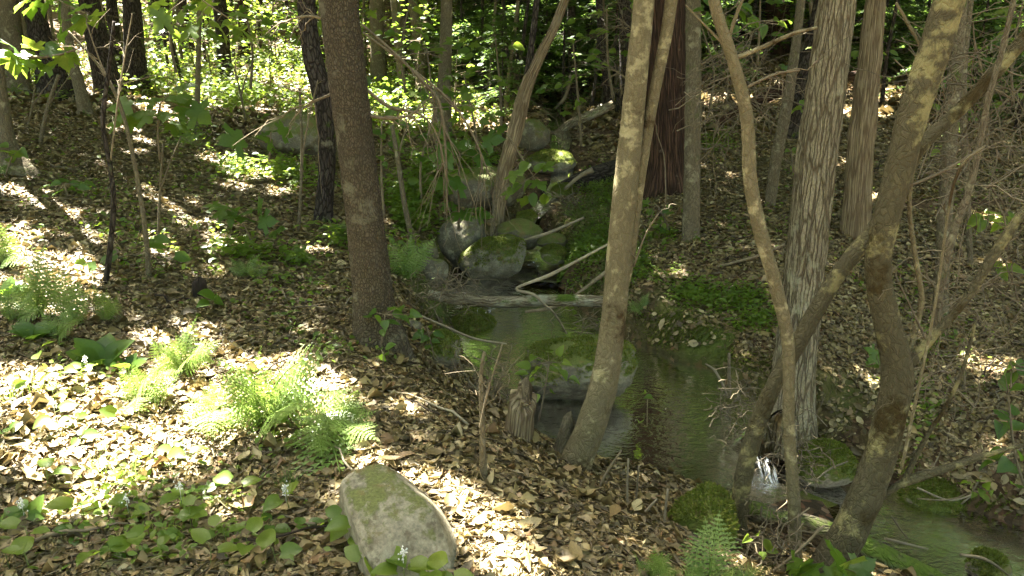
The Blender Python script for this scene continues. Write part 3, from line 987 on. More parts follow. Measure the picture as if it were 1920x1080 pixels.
tree("slender_tree", "slender smooth grey stem leaning right on the far bank", [(1443, 388, 20), (1455, 300, 23), (1473, 210, 23), (1490, 100, 19), (1502, 0, 17), (1506, -30, 17)], B_GREY, nseg=20, rough=.02, crown=False, top=5, seed=18)
cedar = tree("red_cedar", "broad red brown stringy barked trunk behind the curving tree", [(1250, 350, 104), (1250, 300, 90), (1248, 200, 84), (1246, 100, 84), (1244, -30, 82)], B_CEDAR, top=12, nseg=64, rough=.04, ridges=(26, .014), seed=19, flare=(.15, .3, 5))
twig_branch(cedar, "dead_branch", [(1215, 90, 6), (1185, 55, 5), (1160, 35, 3)], M_TWIG, n=22, seed=31, ln=.4)
twig_branch(cedar, "dead_branch", [(1210, 170, 6), (1178, 150, 5), (1150, 130, 3)], M_TWIG, n=22, seed=32, ln=.4)
twig_branch(cedar, "dead_branch", [(1285, 150, 6), (1330, 110, 5), (1370, 100, 3)], M_TWIG, n=18, seed=33, ln=.4)
twig_branch(cedar, "dead_branch", [(1288, 260, 6), (1320, 280, 5), (1350, 270, 3)], M_TWIG, n=18, seed=34, ln=.35)
tree("red_cedar", "distant red brown trunk at the top of the right slope", [(1455, 102, 56), (1457, 50, 48), (1459, -30, 46)], B_CEDAR, nseg=30, seed=20)
shag = tree("shaggy_tree", "leaning tree with peeling flaky bark over the upper stream", [(934, 412, 27), (941, 340, 29), (965, 250, 32), (985, 170, 29), (1010, 110, 24), (1040, 50, 20), (1066, -20, 19)], B_DEADT, nseg=28, rough=.14, rscale=20, seed=22, flare=(.06, .2, 3))
add_branch(shag, "stem", [(978, 190, 14), (990, 130, 14), (1000, 60, 13), (1010, -30, 12)], B_DARK, 12)
tree("leaning_dark_tree", "dark trunk leaning right close behind the furrowed tree", [(1478, 255, 40), (1498, 160, 37), (1528, 60, 33), (1548, -30, 31)], B_DARK, nseg=24, seed=23)
tree("grey_tree", "slim grey tree behind the big forked mossy tree", [(1762, 590, 26), (1772, 400, 28), (1786, 200, 28), (1802, -30, 27)], B_GREY, nseg=24, seed=24)
tree("thin_tree", "thin pale stem left of the slim grey tree's top", [(1820, 500, 10), (1812, 350, 14), (1806, 150, 14), (1822, -30, 13)], B_GREY, nseg=12, crown=False, top=4, seed=25)
tree("grey_tree", "grey trunk with mossy base at the left edge of the picture", [(20, 322, 92), (14, 285, 46), (6, 230, 32), (-4, 150, 28), (-16, 40, 26)], B_GREY, nseg=32, seed=26, flare=(.1, .4, 4))
tree("left_tree", "grey trunk at the top left corner", [(36, 175, 50), (26, 100, 47), (14, 30, 46), (8, -30, 44)], B_GREY, nseg=28, seed=27)
tree("left_tree", "dark split trunk with pale bare patch near the top left corner", [(108, 182, 72), (90, 120, 52), (72, 55, 42), (58, -30, 38)], B_DARK, nseg=30, rough=.12, seed=28)
tree("slim_grey_tree", "slim grey leaning trunk at the upper left slope edge", [(162, 216, 27), (146, 150, 23), (130, 90, 20), (118, -30, 18)], B_GREY, nseg=20, crown=False, top=5, seed=29)
tree("dark_tree", "broad dark leaning trunk on the upper left", [(207, 178, 56), (190, 105, 48), (175, 40, 43), (160, -30, 38)], B_DARK, nseg=32, rough=.08, seed=30)
tree("dark_tree", "narrow dark trunk between two broad dark trunks upper left", [(224, 152, 26), (216, 80, 22), (206, -30, 20)], B_DARK, nseg=20, seed=31)
tree("dark_tree", "straight dark trunk with coarse bark right of the leaning dark trunks", [(256, 172, 52), (252, 100, 41), (250, 50, 37), (244, -30, 33)], B_DARK, nseg=32, rough=.08, seed=32)
tree("rough_tree", "solitary brown trunk with torn bark on the sunny upper slope", [(426, 162, 30), (419, 95, 27), (413, 20, 27), (410, -30, 26)], B_DARK, nseg=24, rough=.12, seed=33)
for i, (W, lb) in enumerate([
        ([(354, 107, 32), (345, 50, 25), (335, -30, 22)], "dark trunk in sunny greenery left of the brown trunk"),
        ([(304, 87, 28), (293, 40, 24), (284, -30, 22)], "far dark trunk leaning left in the sunlit woods"),
        ([(711, 178, 38), (708, 90, 29), (705, -30, 27)], "mottled trunk just right of the thick pine"),
        ([(760, 192, 18), (748, 100, 16), (736, -30, 14)], "thin leaning trunk right of the mottled trunk"),
        ([(793, 182, 20), (781, 60, 19), (768, -30, 17)], "straight thin trunk amid bright leaves above the stream"),
        ([(826, 258, 46), (832, 170, 29), (836, 80, 25), (838, -30, 22)], "grey trunk with flared foot on the left bank upstream"),
        ([(1076, 192, 19), (1072, 60, 17), (1070, -30, 16)], "dark slim trunk above the upper stream"),
        ([(1141, 206, 17), (1129, 80, 15), (1120, -30, 13)], "dark thin trunk left of the red brown trunk"),
        ([(1177, 222, 28), (1173, 80, 26), (1171, -30, 25)], "dark straight trunk next to the red brown trunk"),
        ([(798, 150, 10), (801, 60, 9), (803, -30, 8)], "very thin bare pole among bright leaves")]):
    tree("woodland_tree", lb, W, (B_GREY, B_DARK)[i in (0, 1, 6, 7, 8)], group="trees standing behind the stream", nseg=20, seed=40 + i, crown=i < 9)

# slim saplings on the left slope
SAP = "bare slim saplings on the left slope"
for i, (W, lb, tw) in enumerate([
        ([(198, 535, 12), (206, 470, 11), (213, 380, 11), (206, 310, 9), (193, 230, 9), (204, 130, 8), (214, 40, 6)], "crooked thin brown sapling at left, kinked halfway up", 8),
        ([(280, 525, 11), (271, 420, 10), (251, 300, 9), (226, 200, 8), (190, 130, 7), (128, 58, 5)], "thin sapling leaning left over the leaf slope", 8),
        ([(297, 465, 6), (300, 360, 5), (306, 270, 4)], "hair thin stem right of the leaning sapling", 2),
        ([(560, 438, 7), (566, 300, 6), (562, 165, 4)], "thin straight stem left of the thick pine", 3),
        ([(776, 462, 13), (760, 390, 11), (746, 300, 10), (735, 235, 8)], "slim grey stem between thick pine and stream boulders", 5),
        ([(369, 256, 12), (371, 150, 10), (373, 50, 9), (374, -20, 8)], "pale upright sapling in the middle of the left slope", 4),
        ([(700, 1, 5), (690, -20, 5)], "", 0),
        ([(462, 235, 4), (452, 180, 4), (440, 130, 3)], "tiny leaning stem below the brown trunk", 2),
        ([(52, 240, 5), (60, 200, 4), (66, 160, 3)], "little bare stem beside the left edge trunk", 1),
        ([(75, 270, 8), (90, 200, 8), (110, 140, 7)], "thin stem leaning right near the left edge", 2),
        ([(912, 540, 11), (920, 470, 10), (928, 380, 8), (934, 330, 6)], "thin pale sapling standing by the upper pool", 4),
        ([(908, 905, 17), (905, 850, 14), (904, 780, 11), (902, 700, 9), (908, 660, 6)], "short bare grey stem on the near bank", 6)]):
    if not lb:
        continue
    s = tree("sapling", lb, W, B_GREY if i not in (0,) else B_DARK, cat="sapling", group=SAP if i < 10 else None, top=0, nseg=10, rough=.06, ds=.03, crown=False, flare=None, seed=60 + i, sub='stem')
    P, r = px_path(w4(W), s['D'])
    if tw:
        k = len(W) // 2
        a, b = W[k], W[-1]
        twig_branch(s, "twig", [(a[0], a[1], 4), ((a[0] + b[0]) / 2 + 14, (a[1] + b[1]) / 2 - 5, 3.4), (b[0] + 34, b[1] - 15, 2.4)], M_TWIG, n=tw, seed=70 + i, ln=.2, droop=.1)

# trunks far off in the wood
rg = np.random.default_rng(5)
far_me = []
for k in range(4):
    mb = MB()
    P = np.array([(0, 0, -.2), (.03 * k, 0, .5), (.08 * (k - 1), 0, 2.2), (.14 * (k - 1.5), 0, 5), (.2 * (k - 1.5), 0, 9)])
    Ps, rs = spline(P, np.array([.16, .12, .105, .09, .05]), .12)
    tube(mb, Ps, rs, 12, .1, 8, flare=(.15, .4, 4), seed=k)
    far_me.append(mb.build("far_trunk", (B_DARK, B_GREY, B_DARK, B_CEDAR)[k]))
nfar = 0
taken = []
while nfar < 64:
    y = rg.uniform(13.5, 34)
    x = rg.uniform(-.66, .66) * y
    if abs(x - 0.9) < 1.0 and y < 20:
        continue
    if any(math.hypot(x - a, y - b) < .8 for a, b in taken):
        continue
    taken.append((x, y))
    z = h1(x, y)
    right = x > .12 * y
    e = empty("far_tree", (x, y, z), ("dark trunk" if right else "trunk") + " far back in the wood behind " + near_what(x, y), "tree",
              "trees far back on the right" if right else "trees far back on the left")
    o = obj("trunk", far_me[rg.integers(4)], e)
    s = rg.uniform(.5, 1.35)
    o.scale = (s, s, 1)
    o.rotation_euler = (rg.normal(0, .03), rg.normal(0, .05), rg.uniform(0, 6))
    TREES.append((e, x, y))
    nfar += 1

thin_me = []
for k in range(4):
    mb = MB()
    P = np.array([(0, 0, -.1), (.02, 0, .6), (.10 * (k - 1.5), .02, 1.8), (.22 * (k - 1.5), 0, 3.4), (.4 * (k - 1.5), .1, 6)])
    Ps, rs = spline(P, np.array([.032, .026, .022, .018, .008]), .2)
    tube(mb, Ps, rs, 7, .08, 8)
    rq = np.random.default_rng(k)
    for j in range(16):
        o = Ps[rq.integers(3, len(Ps))]
        a = rq.uniform(0, 6.28)
        L = rq.uniform(.3, 1.1)
        t = np.linspace(0, 1, 6)[:, None]
        tube(mb, o + np.array([math.cos(a), math.sin(a), .25]) * L * t + np.array([0, 0, -.35]) * L * t * t + rq.normal(0, .02, (6, 3)) * t, np.linspace(.007, .002, 6), 4, caps=False)
    thin_me.append(mb.build("stem", (B_GREY, B_DARK)[k % 2]))
k = 0
while k < 150:
    y = rg.uniform(9.5, 24)
    x = rg.uniform(-.6, .68) * y
    cd = channel(np.array([x]), np.array([y]))
    if cd[0][0] < .4 or (y < 12.5 and x < -.1 * y):
        continue
    right = x > .12 * y
    e = empty("pole_tree", (x, y, h1(x, y)), ("thin bare young tree close behind " if y < 14 else "thin bare young tree well behind ") + near_what(x, y), "tree",
              "thin young trees in the wood")
    o = obj("stem", thin_me[rg.integers(4)], e)
    o.scale = (1, 1, rg.uniform(.7, 1.2))
    o.rotation_euler = (rg.normal(0, .06), rg.normal(0, .09), rg.uniform(0, 6))
    k += 1

# unseen leaves added for shade, cut for the sun patches, shared out among the trees as their crowns
rg = np.random.default_rng(77)
def overhead(n, x0, x1, y0, y1, z0, z1):
    g = np.stack([rg.uniform(x0, x1, n), rg.uniform(y0, y1, n)], 1)
    z = rg.uniform(z0, z1, n)
    k = z / SUN[2]
    return np.stack([g[:, 0] + SUN[0] * k, g[:, 1] + SUN[1] * k, z], 1)
Pc = np.concatenate([overhead(115000, -7.5, 6.5, 1.0, 10.8, 6.5, 10.5), overhead(45000, 6.3, 19, 0, 11, 6.5, 10.5), overhead(30000, -13, 13, 10.5, 27, 6.5, 11.0), overhead(120000, -28, 28, 9, 36, 4.2, 26), overhead(90000, -22, 22, -18, 1.2, 6, 10), overhead(25000, -20, -7.3, 0, 11, 6.5, 10.5)])
G = Pc.copy()
for _ in range(3):
    k = (Pc[:, 2] - H(G[:, 0], G[:, 1])) / SUN[2]
    G = Pc - SUN[None] * k[:, None]
G[:, 2] = H(G[:, 0], G[:, 1])
keep = ~sunlit(G) & ~((Pc[:, 2] > 11) & (G[:, 1] < 11.5))          # high leaves over the near ground would only blur the gaps
for ox, oy in ((.07, 0), (-.07, 0), (0, .07), (0, -.07)):
    keep &= ~(sunlit(G + np.array([ox, oy, 0])) & (G[:, 1] < 10.5))
Pc = Pc[keep]
# clumps: thin the leaves a little where nothing hangs
# evergreen crowns added out of view to darken the water's reflections
m = 170000
y = rg.uniform(13, 42, m)
Pd = np.stack([rg.uniform(-.28, 1.0, m) * y, y, 3.2 + 23 * rg.random(m) ** 1.1], 1)
gd = Pd[:, 1] - Pd[:, 2] * SUN[1] / SUN[2]
Pd = Pd[(gd > np.where(Pd[:, 0] > .42 * Pd[:, 1], 17, 12)) & (n2(Pd[:, 0], Pd[:, 2] * .8 + Pd[:, 1] * .5, .45, 81, 2) > -.20)]
tx = np.array([(a, b) for _, a, b in TREES])
nd_ = np.argmin(((Pd[:, None, :2] - tx[None]) ** 2).sum(-1), 1)
for i, (root, a, b) in enumerate(TREES):
    p = Pd[nd_ == i]
    if len(p) < 3:
        continue
    d = rg.normal(0, 1, (len(p), 3)) * [1, 1, .35]
    sz = rg.uniform(.25, .55, len(p))
    obj("added_dark_crown", batch("added_dark_crown", p - np.array(root.location), d, rg.normal(0, .5, (len(p), 3)) + [0, -.4, 1], sz, sz * .5, *RHOMB, M_EVERG), root)
near = np.argmin(((Pc[:, None, :2] - tx[None]) ** 2).sum(-1), 1)
for i, (root, a, b) in enumerate(TREES):
    p = Pc[near == i]
    if len(p) < 3:
        continue
    d = rg.normal(0, 1, (len(p), 3)) * [1, 1, .45]
    up = rg.normal(0, .5, (len(p), 3)) + SUN
    sz = rg.uniform(.11, .19, len(p)) * np.clip((p[:, 1] - 10) / 8, 1, 2.2)
    me = batch("crown", p - np.array(root.location), d, up, sz, sz * .72, *RHOMB, M_CANOPY)
    obj("crown", me, root)

# ------------------------------------------------------------------ understory behind: saplings, hemlocks, far wood
def sapling_mesh(seed, hgt, nl, mat, size, low=.15):
    rg = np.random.default_rng(seed)
    mb = MB()
    s = np.linspace(0, 1, 9)[:, None]
    stem = np.array([0, 0, 1.0]) * hgt * s + np.array([rg.normal(0, .12), rg.normal(0, .12), 0]) * hgt * s ** 2
    stem[0, 2] = -.08
    tube(mb, stem, np.linspace(.013, .003, 9), 6)
    LP, LD = [], []
    for k in range(int(10 + hgt * 6)):
        t = rg.uniform(low, 1)
        a = rg.uniform(0, 6.283)
        o = np.array([np.interp(t, s[:, 0], stem[:, c]) for c in range(3)])
        L = (1.15 - t) * hgt * .38 * rg.uniform(.5, 1.1) + .12
        d = np.array([math.cos(a), math.sin(a), rg.uniform(.0, .35)])
        q = np.linspace(0, 1, 5)[:, None]
        br = o + d * L * q + np.array([0, 0, -.1]) * L * q ** 2
        tube(mb, br, np.linspace(.005, .0015, 5), 4, caps=False)
        m = max(3, int(nl * L / (hgt * 6)))
        tt = rg.uniform(.25, 1.05, m)
        for u in tt:
            LP.append(o + d * L * u + rg.normal(0, .05, 3))
            LD.append(d + rg.normal(0, .7, 3) * [1, 1, .35])
    LP, LD = np.array(LP), np.array(LD)
    up = rg.normal(0, .35, (len(LP), 3)) + [0, -.15, 1]
    sz = rg.uniform(.6, 1.3, len(LP)) * size
    cr = batch("crown", LP, LD, up, sz, sz * .8, *LEAF6, mat)
    return mb.build("stem", M_TWIG), cr


def hemlock_mesh(seed, hgt):
    rg = np.random.default_rng(seed)
    mb = MB()
    s = np.linspace(0, 1, 9)[:, None]
    stem = np.array([0, 0, 1.0]) * hgt * s
    stem[0, 2] = -.08
    tube(mb, stem, np.linspace(.03, .006, 9), 7)
    LP, LD, LU = [], [], []
    nb = int(hgt * 19)
    for k in range(nb):
        t = rg.uniform(.04, 1)
        a = rg.uniform(0, 6.283)
        L = (1.05 - t * .75) * .85 * rg.uniform(.6, 1.1)
        d = np.array([math.cos(a), math.sin(a), .05])
        side = np.array([-d[1], d[0], 0])
        o = np.array([0, 0, t * hgt])
        q = np.linspace(0, 1, 5)[:, None]
        br = o + d * L * q + np.array([0, 0, -.28]) * L * q ** 2
        tube(mb, br, np.linspace(.006, .0015, 5), 4, caps=False)
        for u in np.arange(.12, 1.0, .09):
            for sg in (-1, 1):
                m = 4
                w = (1.05 - u) * .32 * L + .05
                for j in range(m):
                    f = (j + rg.random()) / m
                    LP.append(o + d * L * u + np.array([0, 0, -.28]) * L * u * u + (side * sg * .85 + d * .5) * w * f + np.array([0, 0, -.12]) * w * f * f + rg.normal(0, .008, 3))
                    LD.append(side * sg * .8 + d * .6 + rg.normal(0, .25, 3))
                    LU.append(np.array([0, 0, 1.0]) + rg.normal(0, .25, 3))
    LP, LD, LU = map(np.array, (LP, LD, LU))
    sz = rg.uniform(.05, .1, len(LP))
    return mb.build("stem", B_DARK), batch("crown", LP, LD, LU, sz, sz * .42, *RHOMB, M_HEML)


SAPV = [sapling_mesh(100 + k, [1.0, 1.6, 2.3, 2.9][k % 4], [110, 200, 300, 380][k % 4], (M_YLEAF, M_LEAF)[k % 2], .085) for k in range(8)]
HEMV = [hemlock_mesh(200 + k, [2.0, 2.8, 3.6][k]) for k in range(3)]


def put_variant(name, var, x, y, label, cat, group, s=1.0, rot=None):
    e = empty(name, (x, y, h1(x, y)), label, cat, group)
    for nm, me in zip(("stem", "crown"), var):
        o = obj(nm, me, e)
        o.scale = (s, s, s)
        o.rotation_euler = (0, 0, rot if rot is not None else random.uniform(0, 6.28))
    return e


rg = np.random.default_rng(9)
n = 0
while n < 185:
    y = rg.uniform(9.5, 30)
    f = rg.uniform(-.68, .2) if rg.random() < .78 else rg.uniform(.3, .68)
    x = f * y
    cd = channel(np.array([x]), np.array([y]))
    if cd[0][0] < cd[2][0] + .3 or (y < 13 and x < -.12 * y and rg.random() < .8):
        continue
    if f > .22 and y < 13:
        continue
    k = rg.integers(8)
    if y < 14:
        k = int(rg.choice([0, 1, 4, 5]))
    put_variant("maple_sapling", SAPV[k], x, y, ("knee high" if k % 4 == 0 else "chest high" if k % 4 == 1 else "tall") + " leafy sapling behind " + near_what(x, y) + ("" if y < 17 else " far back"), "sapling",
                "saplings in the sunlit woodland" if f < .22 else "saplings in the right woodland", rg.uniform(.8, 1.2))
    n += 1
HEM = "hemlock saplings beyond the stream"
for px, D, k, s in [(905, 12.5, 1, 1), (1000, 14, 2, 1), (1090, 13, 1, 1.05), (960, 16, 2, 1.1), (1040, 17.5, 2, 1.1), (1160, 15, 1, 1), (870, 15.5, 1, 1), (1210, 13.5, 1, 1), (1330, 15, 1, 1.0), (1390, 17, 2, 1),
                    (1560, 13.5, 1, 1), (1640, 14, 1, .9), (1720, 12.5, 1, 1), (1800, 13, 2, 1), (1890, 11.5, 1, 1), (1860, 15, 2, 1.1), (1760, 17, 2, 1.1), (1600, 18, 2, 1.2), (1500, 18, 2, 1.1), (1280, 19, 2, 1.1), (1120, 20, 2, 1.1),
                    (1950, 9.5, 1, .9), (830, 19, 2, 1), (950, 10.8, 0, .7), (930, 13.5, 1, 1), (980, 12.2, 0, 1), (1030, 12.8, 1, .9), (1070, 15, 2, 1), (1120, 13, 0, 1), (890, 17, 2, 1), (1180, 17, 2, 1), (1010, 19, 2, 1.2), (940, 20, 2, 1.2), (1890, 13, 1, 1), (1680, 16, 2, 1), (1840, 11, 0, 1), (860, 13, 1, .9), (910, 15, 2, 1), (1060, 11.8, 0, 1), (1110, 14.5, 2, 1), (1150, 12.2, 0, 1.1), (1190, 14, 1, 1), (1000, 16.5, 2, 1), (1230, 17, 2, 1.1), (1090, 18, 2, 1.1), (1350, 12.5, 1, .9), (1310, 17, 2, 1), (1430, 19, 2, 1.2), (1530, 16, 2, 1), (1660, 12.5, 1, .9), (1700, 14.5, 2, 1), (1760, 13.5, 1, 1), (1830, 13.8, 2, 1), (1900, 15, 2, 1), (1940, 12, 1, 1), (1790, 11, 1, .9), (840, 15, 1, .9), (1600, 15, 1, 1)]:
    q = pt(px + R.normal(0, 12), 100, D)
    put_variant("hemlock_sapling", HEMV[k], q[0], q[1], ("small" if k == 0 else "middling" if k == 1 else "tall") + " feathery hemlock sapling behind " + near_what(q[0], q[1]) + ("" if D < 15 else " far back"), "sapling",
                "hemlock saplings beyond the stream", s)


def far_wood():
    rg = np.random.default_rng(31)
    n = 60000
    y = rg.uniform(24, 46, n)
    x = rg.uniform(-.85, .85, n) * y
    z = H(x, y) + rg.uniform(0, 1, n) ** 1.15 * 7.0
    d = n2(x * .9, z * 1.2, .7, 61, 3)
    k = d > -.10
    P = np.stack([x, y, z], 1)[k]
    sz = rg.uniform(.16, .32, len(P))
    me = batch("far_foliage", P, rg.normal(0, 1, P.shape) * [1, 1, .5], rg.normal(0, .5, P.shape) + [0, -.2, 1], sz, sz * .8, *RHOMB, M_YLEAF)
    tag(obj("far_foliage", me), "bright leaves of the far wood", kind='stuff')


far_wood()


def sky_screen():
    """leaf ring added to block the sky, far enough to leave the sun free"""
    rg = np.random.default_rng(32)
    n = 130000
    a = np.where(rg.random(n) < .8, rg.uniform(-1.35, 1.35, n), rg.uniform(-math.pi, math.pi, n))
    r = rg.uniform(66, 84, n)  # added ring that keeps open sky out of the water's reflections
    x, y = r * np.sin(a), 5 + r * np.cos(a)
    z = 2 + rg.random(n) ** .85 * 54
    sz = rg.uniform(.9, 1.7, n)
    me = batch("sky_screen_leaves", np.stack([x, y, z], 1), rg.normal(0, 1, (n, 3)), rg.normal(0, .6, (n, 3)) + np.stack([-np.sin(a), -np.cos(a), np.zeros(n)], 1) * .8, sz, sz * .8, *RHOMB, M_LEAF)
    tag(obj("sky_screen_leaves", me), "leafy ring added all round to block the sky", kind='stuff')


sky_screen()


# ------------------------------------------------------------------ ground cover
def scatter(n, x0, x1, y0, y1, rg):
    return rg.uniform(x0, x1, n), rg.uniform(y0, y1, n)


def in_view(x, y, z, m=120):
    px, py, d = proj(np.stack([x, y, z], 1))
    return (px > -m) & (px < 1920 + m) & (py < 1080 + m * 1.3) & (d > .2)


def litter(name, n, y0, y1, s0, s1, tpl, seed, lift):
    rg = np.random.default_rng(seed)
    yy = y0 + (y1 - y0) * rg.random(n)
    xx = rg.uniform(-1, 1, n) * (.76 * yy + .9)
    z = H(xx, yy)
    d, zw, hw = channel(xx, yy)
    k = in_view(xx, yy, z, 420) & (z > zw + .05) & (rg.random(n) < np.clip((d - hw + .1) / .35, .12, 1) * (1 - .85 * moss_weight(xx, yy)))
    xx, yy, z = xx[k], yy[k], z[k]
    m = len(xx)
    nr = normal_at(xx, yy)
    up = nr + rg.normal(0, .24, (m, 3))
    a = rg.uniform(0, 6.283, m)
    dv = np.stack([np.cos(a), np.sin(a), rg.normal(0, .3, m)], 1)
    dv -= (dv * nr).sum(1)[:, None] * nr * .85
    sz = s0 * (s1 / s0) ** rg.random(m) * np.where(rg.random(m) < .10, 1.75, 1)
    P = np.stack([xx, yy, z], 1) + nr * (rg.random(m) ** 1.6 * lift + .002)[:, None]
    return batch(name, P, dv, up, sz, sz * rg.uniform(.3, .8, m), *tpl, M_DEAD, curl=rg.normal(.1, .45, m), curl2=rg.normal(-.1, .5, m), smooth=True)


tag(obj("leaf_litter", litter("leaf_litter", 185000, 1.0, 5.2, .016, .052, DEADL, 51, .016)), "brown dead leaves covering the near forest floor", kind='stuff')
tag(obj("leaf_litter", litter("leaf_litter", 170000, 5.0, 9.5, .022, .06, LEAF6, 52, .02)), "brown dead leaves covering the slopes", kind='stuff')
tag(obj("leaf_litter", litter("leaf_litter", 70000, 9.3, 20, .06, .13, RHOMB, 53, .04)), "brown dead leaves on the forest floor far back", kind='stuff')

def needles(n, seed):
    rg = np.random.default_rng(seed)
    yy = rg.uniform(1.6, 9, n)
    xx = rg.uniform(-1, 1, n) * (.72 * yy + .3)
    z = H(xx, yy)
    d, zw, hw = channel(xx, yy)
    k = in_view(xx, yy, z) & (z > zw + .03)
    xx, yy, z = xx[k], yy[k], z[k]
    m = len(xx)
    nr = normal_at(xx, yy)
    a = rg.uniform(0, 6.283, m)
    dv = np.stack([np.cos(a), np.sin(a), rg.normal(0, .15, m)], 1)
    dv -= (dv * nr).sum(1)[:, None] * nr * .9
    sz = rg.uniform(.03, .11, m)
    me = batch("needle_litter", np.stack([xx, yy, z], 1) + nr * .018, dv, nr, sz, rg.uniform(.002, .0045, m), *RHOMB, M_TWIG, curl2=rg.normal(0, .2, m))
    tag(obj("needle_litter", me), "fallen needles and bits of twig on the forest floor", kind='stuff')


needles(26000, 54)

# the biggest dead leaves near by, one by one
ME_DEAD = []
for k in range(8):
    V, Q, T = DEADL
    v = np.array(V) * [R.uniform(.45, .75), 1, 1]
    v[:, 2] += R.normal(.3, .6) * v[:, 0] ** 2 * 2 + R.normal(0, .5) * (v[:, 1] - .5) ** 2 + R.normal(0, .03, len(v))
    ME_DEAD.append(leaf_mesh("dead_leaf", (v, None, T), M_DEAD))
rg = np.random.default_rng(12)
cnt = 0
while cnt < 290:
    px, py = rg.uniform(0, 1920), rg.uniform(640, 1080)
    if px > 1150 and rg.random() < .5:
        continue
    q = hit(px, py)
    dd = channel(q[:1], q[1:2])
    if dd[0][0] < dd[2][0] + .1:
        continue
    a = rg.uniform(0, 6.28)
    nr = normal_at(q[:1], q[1:2])[0]
    o = leaf_obj("dead_leaf", ME_DEAD[rg.integers(8)], ground, q + nr * (.022 + .012 * rg.random()), np.array([math.cos(a), math.sin(a), rg.normal(0, .2)]), nr + rg.normal(0, .3, 3), rg.uniform(.05, .095))
    cnt += 1


def green_patch(name, label, regions, n, s0, s1, hgt, mat, seed, tpl=LEAF6, wf=1.0, rise=.1):
    rg = np.random.default_rng(seed)
    P = []
    w = np.array([r[2] * r[3] for r in regions], float)
    for r, m in zip(regions, (w / w.sum() * n).astype(int)):
        c = hit(r[0], r[1])
        sx = r[2] * depth_scale(r[0], r[1], c[1])
        y0, y1 = hit(r[0], r[1] + r[3])[1], hit(r[0], r[1] - r[3])[1]
        yy = rg.normal((y0 + y1) / 2, abs(y1 - y0) * .33, m)
        xx = c[0] + rg.normal(0, sx * .5, m) + (yy - c[1]) * c[0] / c[1]
        ok = n2(xx, yy, 2.2, seed + 5, 3) > -.06
        P.append(np.stack([xx[ok], yy[ok]], 1))
    P = np.concatenate(P)
    d, zw, hw = channel(P[:, 0], P[:, 1])
    P = P[d > hw + .02]
    m = len(P)
    z = H(P[:, 0], P[:, 1])
    P = np.column_stack([P, z + rg.random(m) ** 1.3 * hgt + .01])
    a = rg.uniform(0, 6.283, m)
    sz = rg.uniform(s0, s1, m)
    me = batch(name, P, np.stack([np.cos(a), np.sin(a), rg.normal(rise, .35, m)], 1), rg.normal(0, .4, (m, 3)) + [0, -.2, 1], sz, wf * sz * rg.uniform(.4, .75, m), *tpl, mat)
    return tag(obj(name, me), label, kind='stuff')


green_patch("ground_cover", "low green plants on the sunny upper slope", [(250, 150, 120, 30), (60, 150, 90, 30), (750, 180, 90, 40), (640, 130, 120, 30), (430, 110, 170, 30), (540, 150, 120, 40), (380, 175, 110, 25), (330, 120, 90, 25), (640, 190, 60, 30), (470, 200, 80, 18), (700, 215, 60, 30), (560, 215, 60, 20)], 26000, .05, .11, .30, M_YLEAF, 61)
green_patch("ground_cover", "low green plants along the stream and left bank", [(800, 350, 70, 60), (760, 420, 60, 50), (650, 430, 60, 40), (350, 260, 45, 25), (440, 315, 45, 25), (540, 330, 60, 20), (880, 300, 70, 45), (800, 250, 60, 30), (920, 210, 60, 30)], 14000, .03, .07, .15, M_YLEAF, 62)
green_patch("ground_cover", "thin patch of low green plants on the middle of the left slope", [(450, 490, 60, 30), (540, 480, 60, 25), (470, 520, 50, 15)], 1100, .03, .07, .12, M_YLEAF, 65)
green_patch("bank_grass", "fine brownish green grass on the far bank of the upper pool", [(1100, 430, 60, 60), (1140, 370, 50, 40), (1090, 490, 40, 30), (1180, 470, 50, 50), (1130, 530, 50, 20)], 4200, .04, .11, .02, M_GRASS, 66, RHOMB, .08, .7)
green_patch("ground_cover", "small green plants on the far bank of the stream", [(1090, 490, 55, 40), (1060, 520, 40, 22), (1130, 460, 40, 30), (1160, 560, 40, 14), (1380, 570, 60, 20), (1420, 610, 50, 16), (1340, 270, 60, 25), (1120, 350, 40, 30), (1230, 480, 60, 40), (1300, 560, 60, 20), (1150, 390, 40, 30)], 9000, .02, .045, .07, M_YLEAF, 63)
green_patch("ground_cover", "tiny green seedlings among the bright leaves in front", [(250, 950, 260, 70), (120, 700, 160, 50), (520, 820, 110, 60), (330, 1030, 240, 50)], 900, .015, .04, .06, M_YLEAF, 64)


green_patch("ground_cover", "scattered tiny green plants on the left leaf slope", [(150, 330, 160, 60), (420, 380, 160, 60), (300, 480, 220, 60), (560, 560, 120, 60), (620, 640, 90, 40), (180, 420, 160, 60), (480, 290, 130, 40)], 2600, .02, .05, .06, M_YLEAF, 67)
green_patch("ground_cover", "scattered tiny green plants on the right leaf slope", [(1620, 560, 160, 60), (1750, 640, 120, 80), (1400, 440, 120, 50), (1560, 380, 120, 40), (1800, 380, 100, 50), (1720, 800, 120, 50)], 1500, .02, .05, .06, M_YLEAF, 68)


